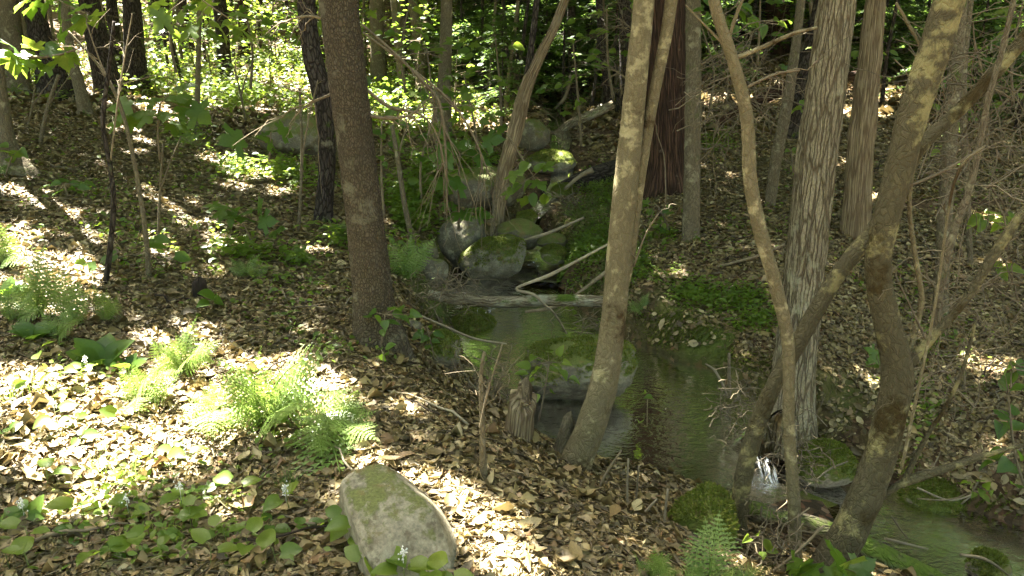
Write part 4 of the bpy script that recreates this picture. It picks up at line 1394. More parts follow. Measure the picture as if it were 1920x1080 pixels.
def moss_patch(regions, n, seed):
    rg = np.random.default_rng(seed)
    P = []
    for cx, cy, rx, ry in regions:
        for _ in range(int(n * rx * ry / 4000)):
            P.append((cx + rg.normal(0, rx * .45), cy + rg.normal(0, ry * .45)))
    P = np.array(P)
    u = (P[:, 0] - 960) / FOC
    w = -(P[:, 1] - 540) / FOC
    dy, dz = cp + w * sp, -sp + w * cp
    D = np.full(len(P), 2.0)
    done = np.zeros(len(P), bool)
    for _ in range(300):
        t = D / dy
        b = CAM_H + dz * t < H(u * t, D)
        done |= b
        D = np.where(done, D, D + .025)
        if done.all():
            break
    t = D / dy
    Q = np.stack([u * t, D, H(u * t, D)], 1)
    d, zw, hw = channel(Q[:, 0], Q[:, 1])
    Q = Q[(Q[:, 2] > zw + .02)]
    m = len(Q)
    nr = normal_at(Q[:, 0], Q[:, 1])
    Q += nr * .004
    sz = rg.uniform(.010, .024, m)
    me = batch("moss", Q, nr + rg.normal(0, .6, (m, 3)), rg.normal(0, 1, (m, 3)), sz, sz * .4, *RHOMB, M_MOSS)
    tag(obj("moss", me), "green moss on the stream banks", kind='stuff')


moss_patch([(1300, 640, 90, 20), (1400, 680, 70, 22), (1240, 600, 50, 14), (1060, 470, 30, 30), (1090, 420, 50, 30), (1120, 380, 40, 24), (1740, 930, 90, 36), (1680, 880, 60, 20), (1540, 850, 50, 30), (1850, 960, 70, 24), (870, 610, 45, 20), (830, 650, 40, 20),
            (1000, 300, 50, 14), (1200, 440, 60, 30), (1300, 610, 120, 30), (1250, 640, 60, 20), (1460, 700, 50, 26)], 1700, 71)


# ------------------------------------------------------------------ rocks
def rock(name, label, cx, cy, hw, hh, mat, D=None, depth=1.0, seed=1, rough=.16, sub=5, tilt=0, flat=0.0, cat="rock", group=None, cuts=4):
    rg = np.random.default_rng(seed)
    if D is None:
        D = hit(cx, cy + hh * .7)[1] + hw * depth_scale(cx, cy, 1.0) * 3 * .4
    c = pt(cx, cy, D)
    s = depth_scale(cx, cy, D)
    import bmesh
    bm = bmesh.new()
    bmesh.ops.create_icosphere(bm, subdivisions=sub, radius=1.0)
    V = np.array([v.co[:] for v in bm.verts])
    F = np.array([[v.index for v in f.verts] for f in bm.faces])
    bm.free()
    V = V * (1 + rough * 2.2 * fbm(V * 1.3 + seed * 7.1, seed, 2))[:, None]
    for k in range(cuts + 3):
        n = rg.normal(0, 1, 3)
        n /= np.linalg.norm(n)
        lim = rg.uniform(.72, .92)
        e = V @ n - lim
        V = V - np.where(e > 0, e * .8, 0)[:, None] * n
    V = V * (1 + .16 * fbm(V * 2.7 + seed, seed + 5, 3))[:, None]
    V = V * (1 + .07 * fbm(V * 8 + seed, seed + 2, 4))[:, None]
    if flat:
        V[:, 2] = np.where(V[:, 2] > flat, flat + (V[:, 2] - flat) * .3, V[:, 2])
    V = V * [hw * s, hw * s * depth, hh * s * 1.12]
    a = math.radians(tilt)
    V = V @ np.array([[math.cos(a), 0, -math.sin(a)], [0, 1, 0], [math.sin(a), 0, math.cos(a)]])
    o = obj(name, mesh_np(name, V, F, mat), None, c)
    tag(o, label, cat, group)
    if mat in (R_MOSS, R_FULL) and hw > 15:
        A, B, E = V[F[:, 0]], V[F[:, 1]], V[F[:, 2]]
        fn = np.cross(B - A, E - A)
        ar = np.linalg.norm(fn, axis=1)
        fn = fn / (ar[:, None] + 1e-12)
        ctr = (A + B + E) / 3
        wgt = ar * np.clip(fn[:, 2] * 1.4 - .1, 0, 1) * (fbm(ctr * 9 + seed, seed, 3) > (-.07 if mat is R_MOSS else -.3))
        m = int(min(5000, max(500, wgt.sum() * .5 * 45000)))
        f = rg.choice(len(F), m, p=wgt / wgt.sum())
        bc = rg.dirichlet((1, 1, 1), m)
        Q = A[f] * bc[:, :1] + B[f] * bc[:, 1:2] + E[f] * bc[:, 2:]
        sz = rg.uniform(.008, .02, m)
        mo = obj("moss", batch("moss", Q, fn[f] + rg.normal(0, .6, (m, 3)), rg.normal(0, 1, (m, 3)), sz, sz * .45, *RHOMB, M_MOSS), o)
        mo['kind'] = 'stuff'
    return o


def front_boulder():
    """the smooth boulder in front, its right flank dropping steeply"""
    import bmesh
    bm = bmesh.new()
    bmesh.ops.create_icosphere(bm, subdivisions=6, radius=1.0)
    V = np.array([v.co[:] for v in bm.verts])
    F = np.array([[v.index for v in f.verts] for f in bm.faces])
    bm.free()
    V = np.sign(V) * np.abs(V) ** np.array([.82, .9, .8])
    V = V * (1 + .10 * fbm(V * 1.4 + 3, 4, 2))[:, None]
    for n, lim in (((.72, -.35, .55), .86), ((.75, -.1, .5), .74), ((-.15, -.25, 1), .74), ((-.3, -.62, .72), .86), ((.9, -.3, -.2), .92), ((-.7, .2, .6), .95)):
        n = np.array(n) / np.linalg.norm(n)
        e = V @ n - lim
        V = V - np.where(e > 0, e * .75, 0)[:, None] * n
    V = V * (1 + .03 * fbm(V * 5, 7, 5))[:, None]
    V = V * [.18, .25, .36]
    a = math.radians(20)
    V = V @ np.array([[math.cos(a), 0, math.sin(a)], [0, 1, 0], [-math.sin(a), 0, math.cos(a)]]).T
    a = math.radians(-20)
    V = V @ np.array([[math.cos(a), math.sin(a), 0], [-math.sin(a), math.cos(a), 0], [0, 0, 1]])
    V = V * [-1, 1, 1]
    F = F[:, ::-1]
    c = pt(762, 1066, 2.13)
    o = obj("boulder", mesh_np("boulder", V, F, R_FRONT), None, c)
    tag(o, "smooth grey boulder half in sun at the bottom of the picture", "rock")


front_boulder()
rock("boulder", "large flat mossy boulder in mid stream under the curving tree", 1085, 690, 112, 62, R_MOSS, D=4.55, depth=.75, seed=21, rough=.14, tilt=-4, flat=.55, sub=6)
rock("boulder", "moss covered pointed rock at the edge of the stream bottom centre right", 1312, 990, 60, 80, R_FULL, D=2.72, depth=1.0, seed=62, rough=.3, tilt=24, cuts=7)
rock("boulder", "large brown boulder half hidden behind the dark crooked trunk", 555, 258, 68, 40, R_WET, depth=.8, seed=23)
rock("boulder", "wide mossy slab below the leaning shaggy tree", 905, 350, 82, 46, R_WET, depth=.8, seed=24, flat=.5)
rock("boulder", "pale grey lichen covered boulder left of the upper cascade", 868, 455, 50, 46, R_GREY, D=6.75, depth=.9, seed=25)
rock("boulder", "dark mossy wedge boulder in front of the pale one at the upper pool", 930, 484, 68, 38, R_MOSS, D=6.5, depth=.6, seed=26, tilt=-12)
rock("boulder", "brown mossy flat boulder above the upper cascade", 972, 440, 52, 26, R_WET, D=7.05, depth=.8, seed=27)
rock("boulder", "small yellow green mossy rock sitting above the brown flat boulder", 986, 410, 20, 15, R_FULL, D=7.2, depth=.9, seed=28)
rock("stone", "small pale stone beside the foot of the thick pine", 776, 612, 15, 13, R_GREY, depth=.8, seed=29, sub=4)
rock("boulder", "grey green slanting slab above the log by the fern", 808, 512, 34, 26, R_GREY, depth=.7, seed=30, tilt=-24)
rock("boulder", "mossy bank stone below the left end of the log", 888, 612, 46, 32, R_FULL, depth=.9, seed=31)
rock("boulder", "dark mossy stone below the roots of the pine", 832, 660, 36, 34, R_MOSS, depth=.9, seed=32)
rock("boulder", "dark mossy stone right of the upper cascade", 1040, 478, 26, 17, R_FULL, D=6.62, depth=.9, seed=63)
rock("boulder", "low dark stone above the upper cascade on the right", 1032, 452, 30, 14, R_WET, D=6.95, depth=.9, seed=64)
rock("boulder", "mossy stone under the pale broken branch", 1060, 362, 30, 16, R_FULL, D=8.0, depth=.9, seed=67)
rock("stone", "small wet stone at the upper cascade", 1012, 489, 14, 9, R_WET, depth=.8, seed=33, sub=4)
rock("boulder", "bright green mossy rock on the bank at lower right", 1752, 938, 66, 38, R_FULL, depth=.8, seed=34)
rock("boulder", "dark mossy rock at the lower right corner pool", 1850, 1062, 42, 24, R_MOSS, D=3.35, depth=.9, seed=35)
rock("boulder", "mossy ledge above the dark fallen log upstream", 1030, 305, 52, 20, R_MOSS, depth=.8, seed=36)
rock("boulder", "dark pointed boulder upstream behind the leaning shaggy tree", 1000, 258, 30, 32, R_WET, depth=.9, seed=37)
rock("boulder", "dark stone left of the upper pool", 800, 470, 26, 18, R_WET, depth=.9, seed=38)
rock("boulder", "mossy overhanging bank stone under the furrowed tree", 1545, 870, 60, 40, R_FULL, D=4.2, depth=.8, seed=39)
rock("boulder", "dark stone at the lip of the lower cascade", 1395, 905, 34, 26, R_WET, D=3.75, depth=.9, seed=40)
for i, (a, b, c) in enumerate([(900, 662, 14), (930, 690, 12), (880, 700, 16), (1380, 930, 16), (1345, 905, 12), (1460, 965, 14), (1650, 1000, 16), (1720, 1040, 18), (1560, 1005, 14), (1050, 475, 9), (955, 560, 9), (1065, 400, 10), (1040, 365, 9)]):
    rock("stone", "small wet stone in the stream bed", a, b, c, c * .6, R_WET, depth=.9, seed=50 + i, sub=3, group="small stones in the stream bed", cat="stone")


# ------------------------------------------------------------------ cascades
def cascade(label, L):
    """a sheet of falling water: photo pixels of left and right edge with distance, from the lip down"""
    A = np.array([pt(a[0], a[1], a[2]) for a, b in L])
    B = np.array([pt(b[0], b[1], b[2]) for a, b in L])
    A, _ = spline(A, np.ones(len(A)), .02)
    B, _ = spline(B, np.ones(len(B)), .02)
    m = min(len(A), len(B))
    A = A[np.linspace(0, len(A) - 1, m).astype(int)]
    B = B[np.linspace(0, len(B) - 1, m).astype(int)]
    k = 15
    s = np.linspace(0, 1, k)
    V = A[:, None] * (1 - s)[None, :, None] + B[:, None] * s[None, :, None]
    V = V + (fbm(V.reshape(-1, 3) * [30, 30, 6], 5, 2).reshape(m, k, 1)) * np.array([0, -.05, 0.02])
    i = (np.arange(m - 1)[:, None] * k + np.arange(k - 1)[None]).ravel()
    uv = np.stack([np.broadcast_to(s[None] * np.linalg.norm(A - B, axis=1).mean(), (m, k)), np.broadcast_to(np.linspace(0, .4, m)[:, None], (m, k))], -1).reshape(-1, 2)
    me = mesh_np("cascade", V.reshape(-1, 3), np.stack([i, i + 1, i + k + 1, i + k], 1), M_FOAM, uv)
    tag(obj("cascade", me), label, kind='structure')


cascade("white water falling over the lower lip of the stream", [((1388, 852, 3.80), (1448, 858, 3.86)), ((1394, 866, 3.66), (1452, 874, 3.70)), ((1400, 902, 3.57), (1462, 908, 3.60)), ((1408, 938, 3.53), (1476, 944, 3.56)), ((1420, 962, 3.50), (1500, 970, 3.52))])
cascade("thin white water slide left of the lower fall", [((1310, 858, 3.78), (1345, 858, 3.82)), ((1318, 885, 3.66), (1362, 890, 3.68)), ((1330, 915, 3.58), (1385, 925, 3.6))])
cascade("small cascade below the mossy wedge boulder", [((996, 484, 6.45), (1012, 484, 6.45)), ((994, 490, 6.4), (1012, 491, 6.4)), ((990, 499, 6.34), (1010, 500, 6.34))])
cascade("bright foam under the log across the stream", [((895, 566, 5.6), (932, 568, 5.6)), ((893, 575, 5.5), (930, 577, 5.5)), ((895, 586, 5.42), (925, 588, 5.42))])


# ------------------------------------------------------------------ logs, stumps, sticks
def log(name, label, W, mat, D, cat="log", nseg=20, rough=.1, ridges=None, group=None, seed=1, dz=None):
    P, r = px_path(w4(W), D)
    c = P[len(P) // 2].copy()
    mb = MB()
    Ps, rs = spline(P, r, .025)
    tube(mb, Ps, rs, nseg, rough, 14, ridges, None, seed=seed)
    return tag(obj(name, mb.build(name, mat, c), None, c), label, cat, group)


log("log", "pale barkless log lying across the stream", [(803, 552, 20), (850, 560, 22), (940, 566, 24), (1050, 563, 25), (1140, 566, 24)], B_LOG, 5.1, ridges=(12, .006), rough=.08, seed=2)
log("branch", "crooked dead branch lying over the log and into the water", [(1140, 458, 5, .4), (1080, 490, 6, .25), (1030, 516, 8, .1), (968, 541, 7, -.08), (1000, 552, 7, -.1), (1022, 572, 6.5, -.08), (1036, 584, 6, -.06), (1050, 604, 5, 0), (1062, 625, 5, .05)], M_PALE, 5.1, "branch", 8, seed=3)
log("branch", "dead branch slanting down from the right bank behind the log", [(985, 585, 6), (1040, 575, 8), (1090, 545, 10), (1145, 505, 10), (1190, 490, 8)], M_TWIG, 5.5, "branch", 8, seed=4)
log("branch", "thin dead branch slanting over the upper cascade", [(945, 461, 6), (985, 450, 7), (1030, 436, 7), (1095, 408, 5)], M_PALE, 6.75, "branch", 7, seed=5)
log("log", "dark wet fallen log across the upper stream", [(1050, 362, 38), (1100, 338, 44), (1165, 316, 42), (1215, 300, 38)], B_DARK, 8.3, nseg=18, seed=6)
log("branch", "pale broken branch resting on the dark log", [(1008, 402, 7), (1045, 368, 11), (1085, 332, 13), (1112, 318, 12)], M_PALE, 7.9, "branch", 8, seed=7)
log("log", "mossy fallen trunk at the bottom right over the pool", [(1400, 955, 40), (1500, 985, 52), (1580, 1015, 58), (1660, 1055, 66), (1760, 1110, 74)], B_MLOG, 2.95, nseg=30, rough=.12, seed=8)
log("log", "thin pale log lying in the greenery upstream left", [(855, 196, 13), (890, 186, 12), (935, 172, 9)], M_PALE, 12.0, nseg=10, seed=9)
log("log", "mossy log leaning on the right bank upstream", [(1035, 258, 16), (1070, 232, 18), (1110, 215, 18), (1150, 195, 16)], B_LOG, 10.4, nseg=14, seed=10)
log("log", "curved pale dead branch rising upstream", [(1040, 205, 8), (1058, 185, 8), (1066, 160, 7), (1070, 140, 5)], M_PALE, 11.5, nseg=8, seed=11)
log("log", "long fallen log on the right slope lower down", [(1310, 262, 20), (1370, 215, 24), (1440, 180, 24), (1500, 152, 20)], B_CEDAR, 9.6, nseg=16, seed=12)
log("log", "long fallen log on the right slope higher up", [(1380, 200, 18), (1450, 170, 20), (1540, 150, 20), (1620, 140, 18)], B_CEDAR, 12.0, nseg=14, seed=13)
log("branch", "grey stick lying on the leaves left of the furrowed tree", [(1345, 500, 5), (1385, 490, 6), (1425, 478, 6), (1470, 458, 5)], M_TWIG, 5.75, "branch", 7, seed=14)
log("branch", "bent grey stick over the near bank from pine to stream", [(785, 590, 4), (830, 610, 5), (890, 635, 5), (950, 645, 4)], M_PALE, 4.35, "branch", 6, seed=15)
log("branch", "dark stick lying on the leaves behind the smooth boulder", [(745, 790, 8), (800, 840, 11), (860, 880, 12), (915, 905, 12)], M_DARKW, 2.92, "branch", 8, seed=16)
log("branch", "white broken stick standing in the water by the right bank", [(1365, 745, 5), (1352, 715, 7), (1338, 692, 7), (1322, 682, 4)], M_PALE, 4.4, "branch", 6, seed=17)
log("branch", "straight stick upright on the mossy right bank", [(1368, 745, 7), (1367, 700, 7), (1367, 662, 6)], M_TWIG, 4.45, "branch", 6, seed=18)
log("branch", "pale curved root arching over the bottom right bank", [(1430, 1085, 11), (1462, 1062, 10), (1500, 1030, 9), (1545, 985, 7)], M_TWIG, 2.5, "branch", 10, seed=19)
log("branch", "pale root running along the bottom bank to the crooked stem", [(1330, 1040, 9), (1370, 1055, 10), (1400, 1068, 10)], M_PALE, 2.52, "branch", 8, seed=20)
for i, (W, D) in enumerate([([(1178, 1010, 5), (1176, 920, 5), (1178, 860, 4)], 2.75), ([(1188, 985, 5), (1193, 930, 5), (1198, 873, 4)], 2.8), ([(1242, 1010, 5), (1247, 960, 5), (1252, 917, 5)], 2.6), ([(1115, 935, 5), (1135, 890, 6), (1165, 845, 4)], 3.0),
                            ([(1180, 1000, 8), (1210, 960, 8), (1232, 935, 4)], 2.7), ([(1150, 1010, 4), (1130, 980, 5), (1100, 950, 5)], 2.7), ([(1176, 1070, 12), (1178, 1050, 10), (1179, 1030, 5)], 2.3), ([(945, 815, 5), (920, 760, 5), (880, 715, 4)], 3.5),
                            ([(640, 590, 3), (655, 560, 4), (680, 545, 3)], 4.4), ([(490, 660, 4), (505, 640, 5), (515, 622, 4)], 3.95), ([(1530, 900, 3), (1555, 880, 4), (1590, 865, 3)], 3.6), ([(1672, 968, 5), (1690, 995, 5), (1703, 1010, 4)], 3.4),
                            ([(1660, 1010, 6), (1700, 1020, 6), (1740, 1030, 4)], 3.5), ([(1800, 1040, 6), (1850, 1050, 7), (1900, 1085, 6)], 3.2), ([(1720, 915, 5), (1780, 938, 4), (1830, 925, 3)], 3.7), ([(730, 810, 4), (750, 785, 4), (745, 760, 3)], 3.1)]):
    log("stick", "thin bare stick poking up from the leaf litter by the stream", W, M_TWIG if i % 2 else M_PALE, D, "stick", 6, group="thin sticks along the near bank", seed=80 + i)


def scatter_sticks():
    rg = np.random.default_rng(91)
    for i in range(70):
        px, py = rg.uniform(0, 1920), rg.uniform(230, 1060)
        q = hit(px, py)
        d, zw, hw = channel(q[:1], q[1:2])
        if d[0] < hw[0] + .1 or 1000 < px < 1400 and py > 600:
            continue
        a = rg.uniform(0, 3.14)
        L = rg.uniform(.12, .5) * (1 if q[1] < 6 else 1.8)
        s = np.linspace(-.5, .5, 7)
        x, y = q[0] + np.cos(a) * L * s, q[1] + np.sin(a) * L * s
        P = np.stack([x, y, H(x, y) + .03 + rg.normal(0, .006, 7)], 1) + rg.normal(0, .008, (7, 3))
        mb = MB()
        tube(mb, P, np.linspace(.005, .002, 7) * rg.uniform(.6, 1.5), 6)
        tag(obj("stick", mb.build("stick", (M_TWIG, M_PALE, M_DARKW)[i % 3], q), None, q), ("thin dead stick" if L < .35 else "long dead stick") + " on the leaves " + ("in front of " if q[1] < 5 else "beyond ") + near_what(q[0], q[1]), "stick", "dead sticks lying on the forest floor")


scatter_sticks()


def brush(label, cx, cy, rx, ry, n, D, seed, mat=M_TWIG, ln=.3):
    rg = np.random.default_rng(seed)
    mb = MB()
    c = pt(cx, cy, D)
    s = depth_scale(cx, cy, D)
    for k in range(n):
        o = c + np.array([rg.normal(0, rx * s * .5), rg.normal(0, .08), rg.normal(0, ry * s * .5)])
        d = rg.normal(0, 1, 3) * [1, .6, .9]
        d /= np.linalg.norm(d)
        L = ln * rg.uniform(.4, 1.2)
        q = np.linspace(-.5, .5, 8)[:, None]
        P = o + d * L * q + np.array([0, 0, -1]) * L * q * q * rg.uniform(-.3, 1.0) + rg.normal(0, .008, (8, 3))
        tube(mb, P, np.linspace(.0035, .001, 8) * rg.uniform(.5, 1.4), 4, caps=False)
    return tag(obj("dry_brush", mb.build("dry_brush", mat, c), None, c), label, kind='stuff')


brush("tangle of dry twigs hanging at the right bank above the fall", 1375, 765, 40, 60, 60, 4.05, 1, ln=.25)
brush("tangle of pale roots and twigs beside the lower fall", 1490, 850, 40, 110, 60, 3.75, 2, ln=.3)
brush("heap of dead branches piled in the upper stream", 1040, 255, 60, 50, 90, 9.8, 3, ln=.6)
brush("tangle of pale twigs by the dark fallen log", 1060, 400, 40, 40, 60, 7.6, 4, M_PALE, ln=.4)
brush("flood debris of twigs at the left end of the log", 840, 540, 70, 30, 90, 5.1, 5, ln=.3)
brush("dry twigs over the near bank between pine and stump", 900, 710, 70, 60, 60, 3.9, 6, ln=.25)
brush("thin twigs across the water below the log", 1110, 610, 70, 40, 34, 5.0, 7, ln=.3)
brush("dry twigs among the stems at the right edge", 1840, 560, 90, 230, 110, 3.3, 8, ln=.45)
brush("thin dead twigs high at the right edge", 1840, 180, 110, 150, 130, 4.2, 9, ln=.7)
brush("twigs and roots below the mossy tree at the bottom right", 1440, 1010, 60, 50, 46, 2.65, 10, ln=.25)
brush("fine dead twigs between the slim stems on the right", 1370, 180, 90, 120, 90, 5.2, 11, ln=.6)


def stump(name, label, W, mat, D, broken, nseg=72, ridges=(46, .006), seed=4):
    P, r = px_path(w4(W), D)
    mb = MB()
    Ps, rs = spline(P, r, .012)
    tube(mb, Ps, rs, nseg, .10, 14, ridges, (.06, .25, 4), seed=seed, broken=broken)
    c = P[0]
    return tag(obj(name, mb.build(name, mat, c), None, c), label, "stump")


stump("stump", "jagged broken rotten stump on the near stream bank", [(972, 870, 66), (972, 830, 60), (976, 780, 56), (982, 730, 58), (988, 705, 56)], B_DEADT, 3.3, .2)
stump("stump", "small black charred stump on the leaf slope", [(376, 580, 32), (375, 555, 28), (374, 535, 27), (372, 518, 26)], M_DARKW, 4.5, .05, seed=7)
stump("stump", "slab of grey bark at the foot of the curving tree", [(1055, 860, 38), (1058, 830, 34), (1064, 795, 26), (1070, 770, 20)], B_GREY, 3.36, .06, seed=9)


# ------------------------------------------------------------------ ferns
def frond_mesh(name, npair, wid, arch, seed):
    rg = np.random.default_rng(seed)
    mb = MB()
    def axis_pt(u):
        return np.array([0, u, arch * 4 * u * (1 - u) * .5])
    us = np.linspace(0, 1, 12)
    tube(mb, np.array([axis_pt(u) for u in us]), np.linspace(.008, .002, 12), 4, caps=False)
    for i in range(npair):
        u = .12 + .87 * (i / (npair - 1)) ** .95
        L = wid * (math.sin(math.pi * min(1, (u - .06)) ** .75) * .95 + .06) * (1 - .15 * rg.random())
        if u > .6:
            L *= max(.06, (1 - (u - .6) / .4)) ** .85
        o = axis_pt(u)
        for sg in (-1, 1):
            d = np.array([sg, .34 + .2 * u, -.12 - .25 * rg.random()])
            d /= np.linalg.norm(d)
            fwd = np.array([-d[1] * sg, d[0] * sg, 0])
            m = 6
            pw = .036
            V, T = [o], []
            for k in range(1, m + 1):
                f = k / m
                w = pw * (1 - f) ** .6
                c = o + d * L * f + np.array([0, 0, -.15 * L * f * f])
                V += [c + fwd * w + d * L * .05, c, c - fwd * w + d * L * .05]
            V.append(o + d * L * 1.0)
            for k in range(m):
                b = 1 + k * 3
                p = 0 if k == 0 else b - 2
                T += [(p, b, b + 1), (p, b + 1, b + 2)]
            mb.add(np.array(V), None, np.array(T))
    return mb.build(name, M_FERN)


FROND = [frond_mesh("frond", 15, .26 + .03 * (k % 3), [.1, .28, .45, .2][k % 4], 300 + k) for k in range(6)]


def fern(label, bx, by, tips, group=None, D=None, seed=1, wide=1.15, stretch=1.15):
    """a fern rooted at photo pixel (bx, by) whose frond tips reach the photo pixels given (x, y, forward offset in metres)"""
    rg = np.random.default_rng(seed)
    q = hit(bx, by) if D is None else pt(bx, by, D)
    e = empty("fern", q, label, "fern", group)
    if group is None:                                   # a second, shorter frond beside each
        tips = [(t[0], t[1], t[2] if len(t) > 2 else 0) for t in tips]
        tips = tips + [(t[0] * .86 + bx * .14 + rg.normal(0, 13), t[1] * .86 + by * .14 + rg.normal(0, 8), t[2] + rg.normal(0, .06)) for t in tips]
    for i, t in enumerate(tips):
        tip = pt(t[0], t[1], q[1] + (t[2] if len(t) > 2 else rg.uniform(-.1, .1)))
        st = q + np.array([rg.normal(0, .012), rg.normal(0, .012), -.01])
        d = (tip - st) * stretch
        view = np.array([0, 0, CAM_H]) - q
        view /= np.linalg.norm(view)
        up = np.array([0, 0, 1.0]) * .9 + view * .6 + rg.normal(0, .25, 3)
        leaf_obj("frond", FROND[rg.integers(6)], e, st, d, up, np.linalg.norm(d), wide)
    return e


fern("big bleached fern in full sun in the middle of the clearing", 500, 790, [(385, 690, -.1), (430, 715, -.2), (492, 668, 0), (560, 690, .1), (625, 668, 0), (545, 775, -.3), (640, 740, 0), (410, 770, -.2), (470, 735, -.2)], seed=1)
fern("bright fern spilling down beside the smooth boulder", 590, 790, [(600, 860, -.35), (640, 905, -.4), (665, 880, -.3), (680, 760, 0), (660, 730, .05), (690, 800, -.1), (560, 730, 0), (648, 960, -.5)], seed=2)
fern("upright fern with yellow green fronds left of the big bleached fern", 265, 745, [(225, 705, 0), (215, 745, -.1), (250, 690, 0), (300, 690, 0), (320, 700, -.1), (335, 735, -.1), (240, 775, -.25)], seed=3)
fern("fern with one tall frond above the bright clearing", 335, 700, [(365, 607, .05), (320, 640, 0), (285, 640, 0), (410, 645, 0), (380, 655, -.1), (300, 660, -.1)], seed=4)
fern("upright fern on the left with a single tall bright frond", 140, 610, [(122, 508, 0), (165, 550, 0), (100, 552, 0), (150, 535, 0)], seed=5)
fern("small upright fern right of the tall left fern", 200, 605, [(178, 542, 0), (218, 560, 0), (200, 548, 0)], seed=6)
fern("dense fern clump near the left edge", 70, 590, [(40, 520, 0), (85, 470, .05), (100, 500, 0), (25, 560, 0), (60, 530, -.1), (110, 545, 0), (95, 560, -.1), (45, 545, -.1)], seed=7)
fern("sunlit fern at the left edge", 10, 500, [(0, 425, 0), (25, 440, 0), (40, 470, 0), (-25, 450, 0), (45, 490, -.1)], seed=8)
fern("lush green fern between thick pine and upper pool", 760, 520, [(735, 455, 0), (770, 448, .05), (800, 470, 0), (720, 490, -.1), (790, 500, -.1), (745, 495, -.15), (810, 455, .1)], seed=9)
fern("fern on the far bank right of the curving tree", 1200, 585, [(1185, 565, 0), (1215, 552, 0), (1230, 575, 0), (1180, 590, -.1)], seed=10)
fern("small fern below the foot of the pine", 825, 640, [(850, 630, 0), (835, 618, 0), (810, 622, 0)], seed=11)
fern("bright fern frond cluster at the bottom edge right of centre", 1228, 1090, [(1190, 1042, 0), (1225, 1032, 0), (1252, 1046, 0), (1262, 1075, -.05)], seed=12, wide=1.7)
fern("tall pointed fern at the bottom edge in front of the mossy rock", 1330, 1095, [(1322, 985, .05), (1285, 1040, 0), (1360, 1070, -.05), (1275, 1075, -.05)], seed=13, wide=1.7)
fern("low fern at the bottom edge beside the crooked stem", 1395, 1105, [(1420, 1068, 0), (1355, 1075, 0), (1385, 1062, 0)], seed=14, wide=1.7)
fern("dim fern behind the small black stump", 470, 520, [(450, 490, 0), (490, 480, 0), (505, 500, 0), (430, 505, 0), (470, 500, -.1)], seed=15)
fern("fern at the foot of the pale upright sapling", 355, 275, [(335, 255, 0), (350, 245, 0), (375, 255, 0), (320, 265, 0), (385, 270, 0)], seed=16)
fern("fern on the slope left of the dark crooked trunk", 560, 495, [(540, 475, 0), (575, 470, 0), (590, 485, 0), (530, 490, 0)], seed=17)
fern("fern right behind the thick pine's foot", 640, 450, [(620, 420, 0), (645, 415, 0), (660, 430, 0), (610, 440, 0)], seed=18)
fern("low sun bleached fern at the right end of the bright clearing", 640, 800, [(590, 770, -.1), (625, 752, 0), (672, 742, 0), (700, 775, -.1), (610, 815, -.2), (680, 820, -.2)], seed=41)
fern("flat sun bleached fern in the middle of the bright clearing", 410, 770, [(350, 755, -.1), (380, 730, 0), (430, 735, 0), (345, 790, -.2), (455, 800, -.2), (400, 820, -.3)], seed=42)
fern("fern leaning out of the left edge above the broad leaf clump", 30, 600, [(-10, 545, 0), (20, 535, 0), (62, 548, 0), (75, 585, -.1), (5, 590, -.1)], seed=43)
fern("pair of fronds between the left ferns and the broad leaf clump", 110, 640, [(80, 590, 0), (128, 582, 0), (150, 610, -.1)], seed=44)
for i, (a, b) in enumerate([(480, 175), (520, 180), (430, 190), (545, 205), (660, 250), (640, 215), (610, 205)]):
    fern("small fern in the sunny greenery of the upper slope", a, b, [(a - 20, b - 12), (a + 18, b - 15), (a - 4, b - 20), (a + 25, b - 3), (a - 26, b - 2)], "small ferns on the upper slope", seed=20 + i)


# ------------------------------------------------------------------ low broad-leaved plants
def small_plant(name, label, px, py, nl, size, meshes, hgt, group, flower=False, seed=0, q=None, spread=.5, upright=.25):
    rg = np.random.default_rng(seed)
    q = hit(px, py) if q is None else q
    e = empty(name, q, label, "plant", group)
    mb = MB()
    top = np.array([rg.normal(0, .008), rg.normal(0, .008), hgt])
    tube(mb, np.array([(0, 0, -.01), top * .5, top]), np.array([.0016, .0014, .001]), 5)
    a0 = rg.uniform(0, 6.28)
    for k in range(nl):
        a = a0 + 2.4 * k + rg.normal(0, .3)
        hh = hgt * (.55 + .45 * (k + 1) / nl)
        d = np.array([math.cos(a), math.sin(a), upright + rg.normal(0, .2)])
        st = np.array([top[0], top[1], hh])
        mb2 = st + d * size * .35
        tube(mb, np.array([st, (st + mb2) / 2, mb2]), np.array([.0011, .001, .0009]), 4, caps=False)
        leaf_obj("leaf", meshes[rg.integers(len(meshes))], e, q + mb2, d, np.array([0, -.25, 1]) + rg.normal(0, .25, 3), size * rg.uniform(.8, 1.2))
    obj("stem", mb.build("stem", M_STEM), e)
    if flower:
        fb = MB()
        F = rg.normal(0, 1, (26, 3)) * [.006, .006, .012] + [0, 0, .03]
        tube(fb, np.array([(0, 0, -.02), (0, 0, .02), (0, 0, .05)]), np.array([.001, .001, .0008]), 4)
        for p in F:
            t = np.array([(1, 0, 0), (-.5, .86, 0), (-.5, -.86, 0), (0, 0, 1.3)]) * .0038
            fb.add(p + t, None, np.array([(0, 1, 3), (1, 2, 3), (2, 0, 3), (0, 2, 1)]))
        obj("flower", fb.build("flower", M_FLOWER), e, top)
    return e


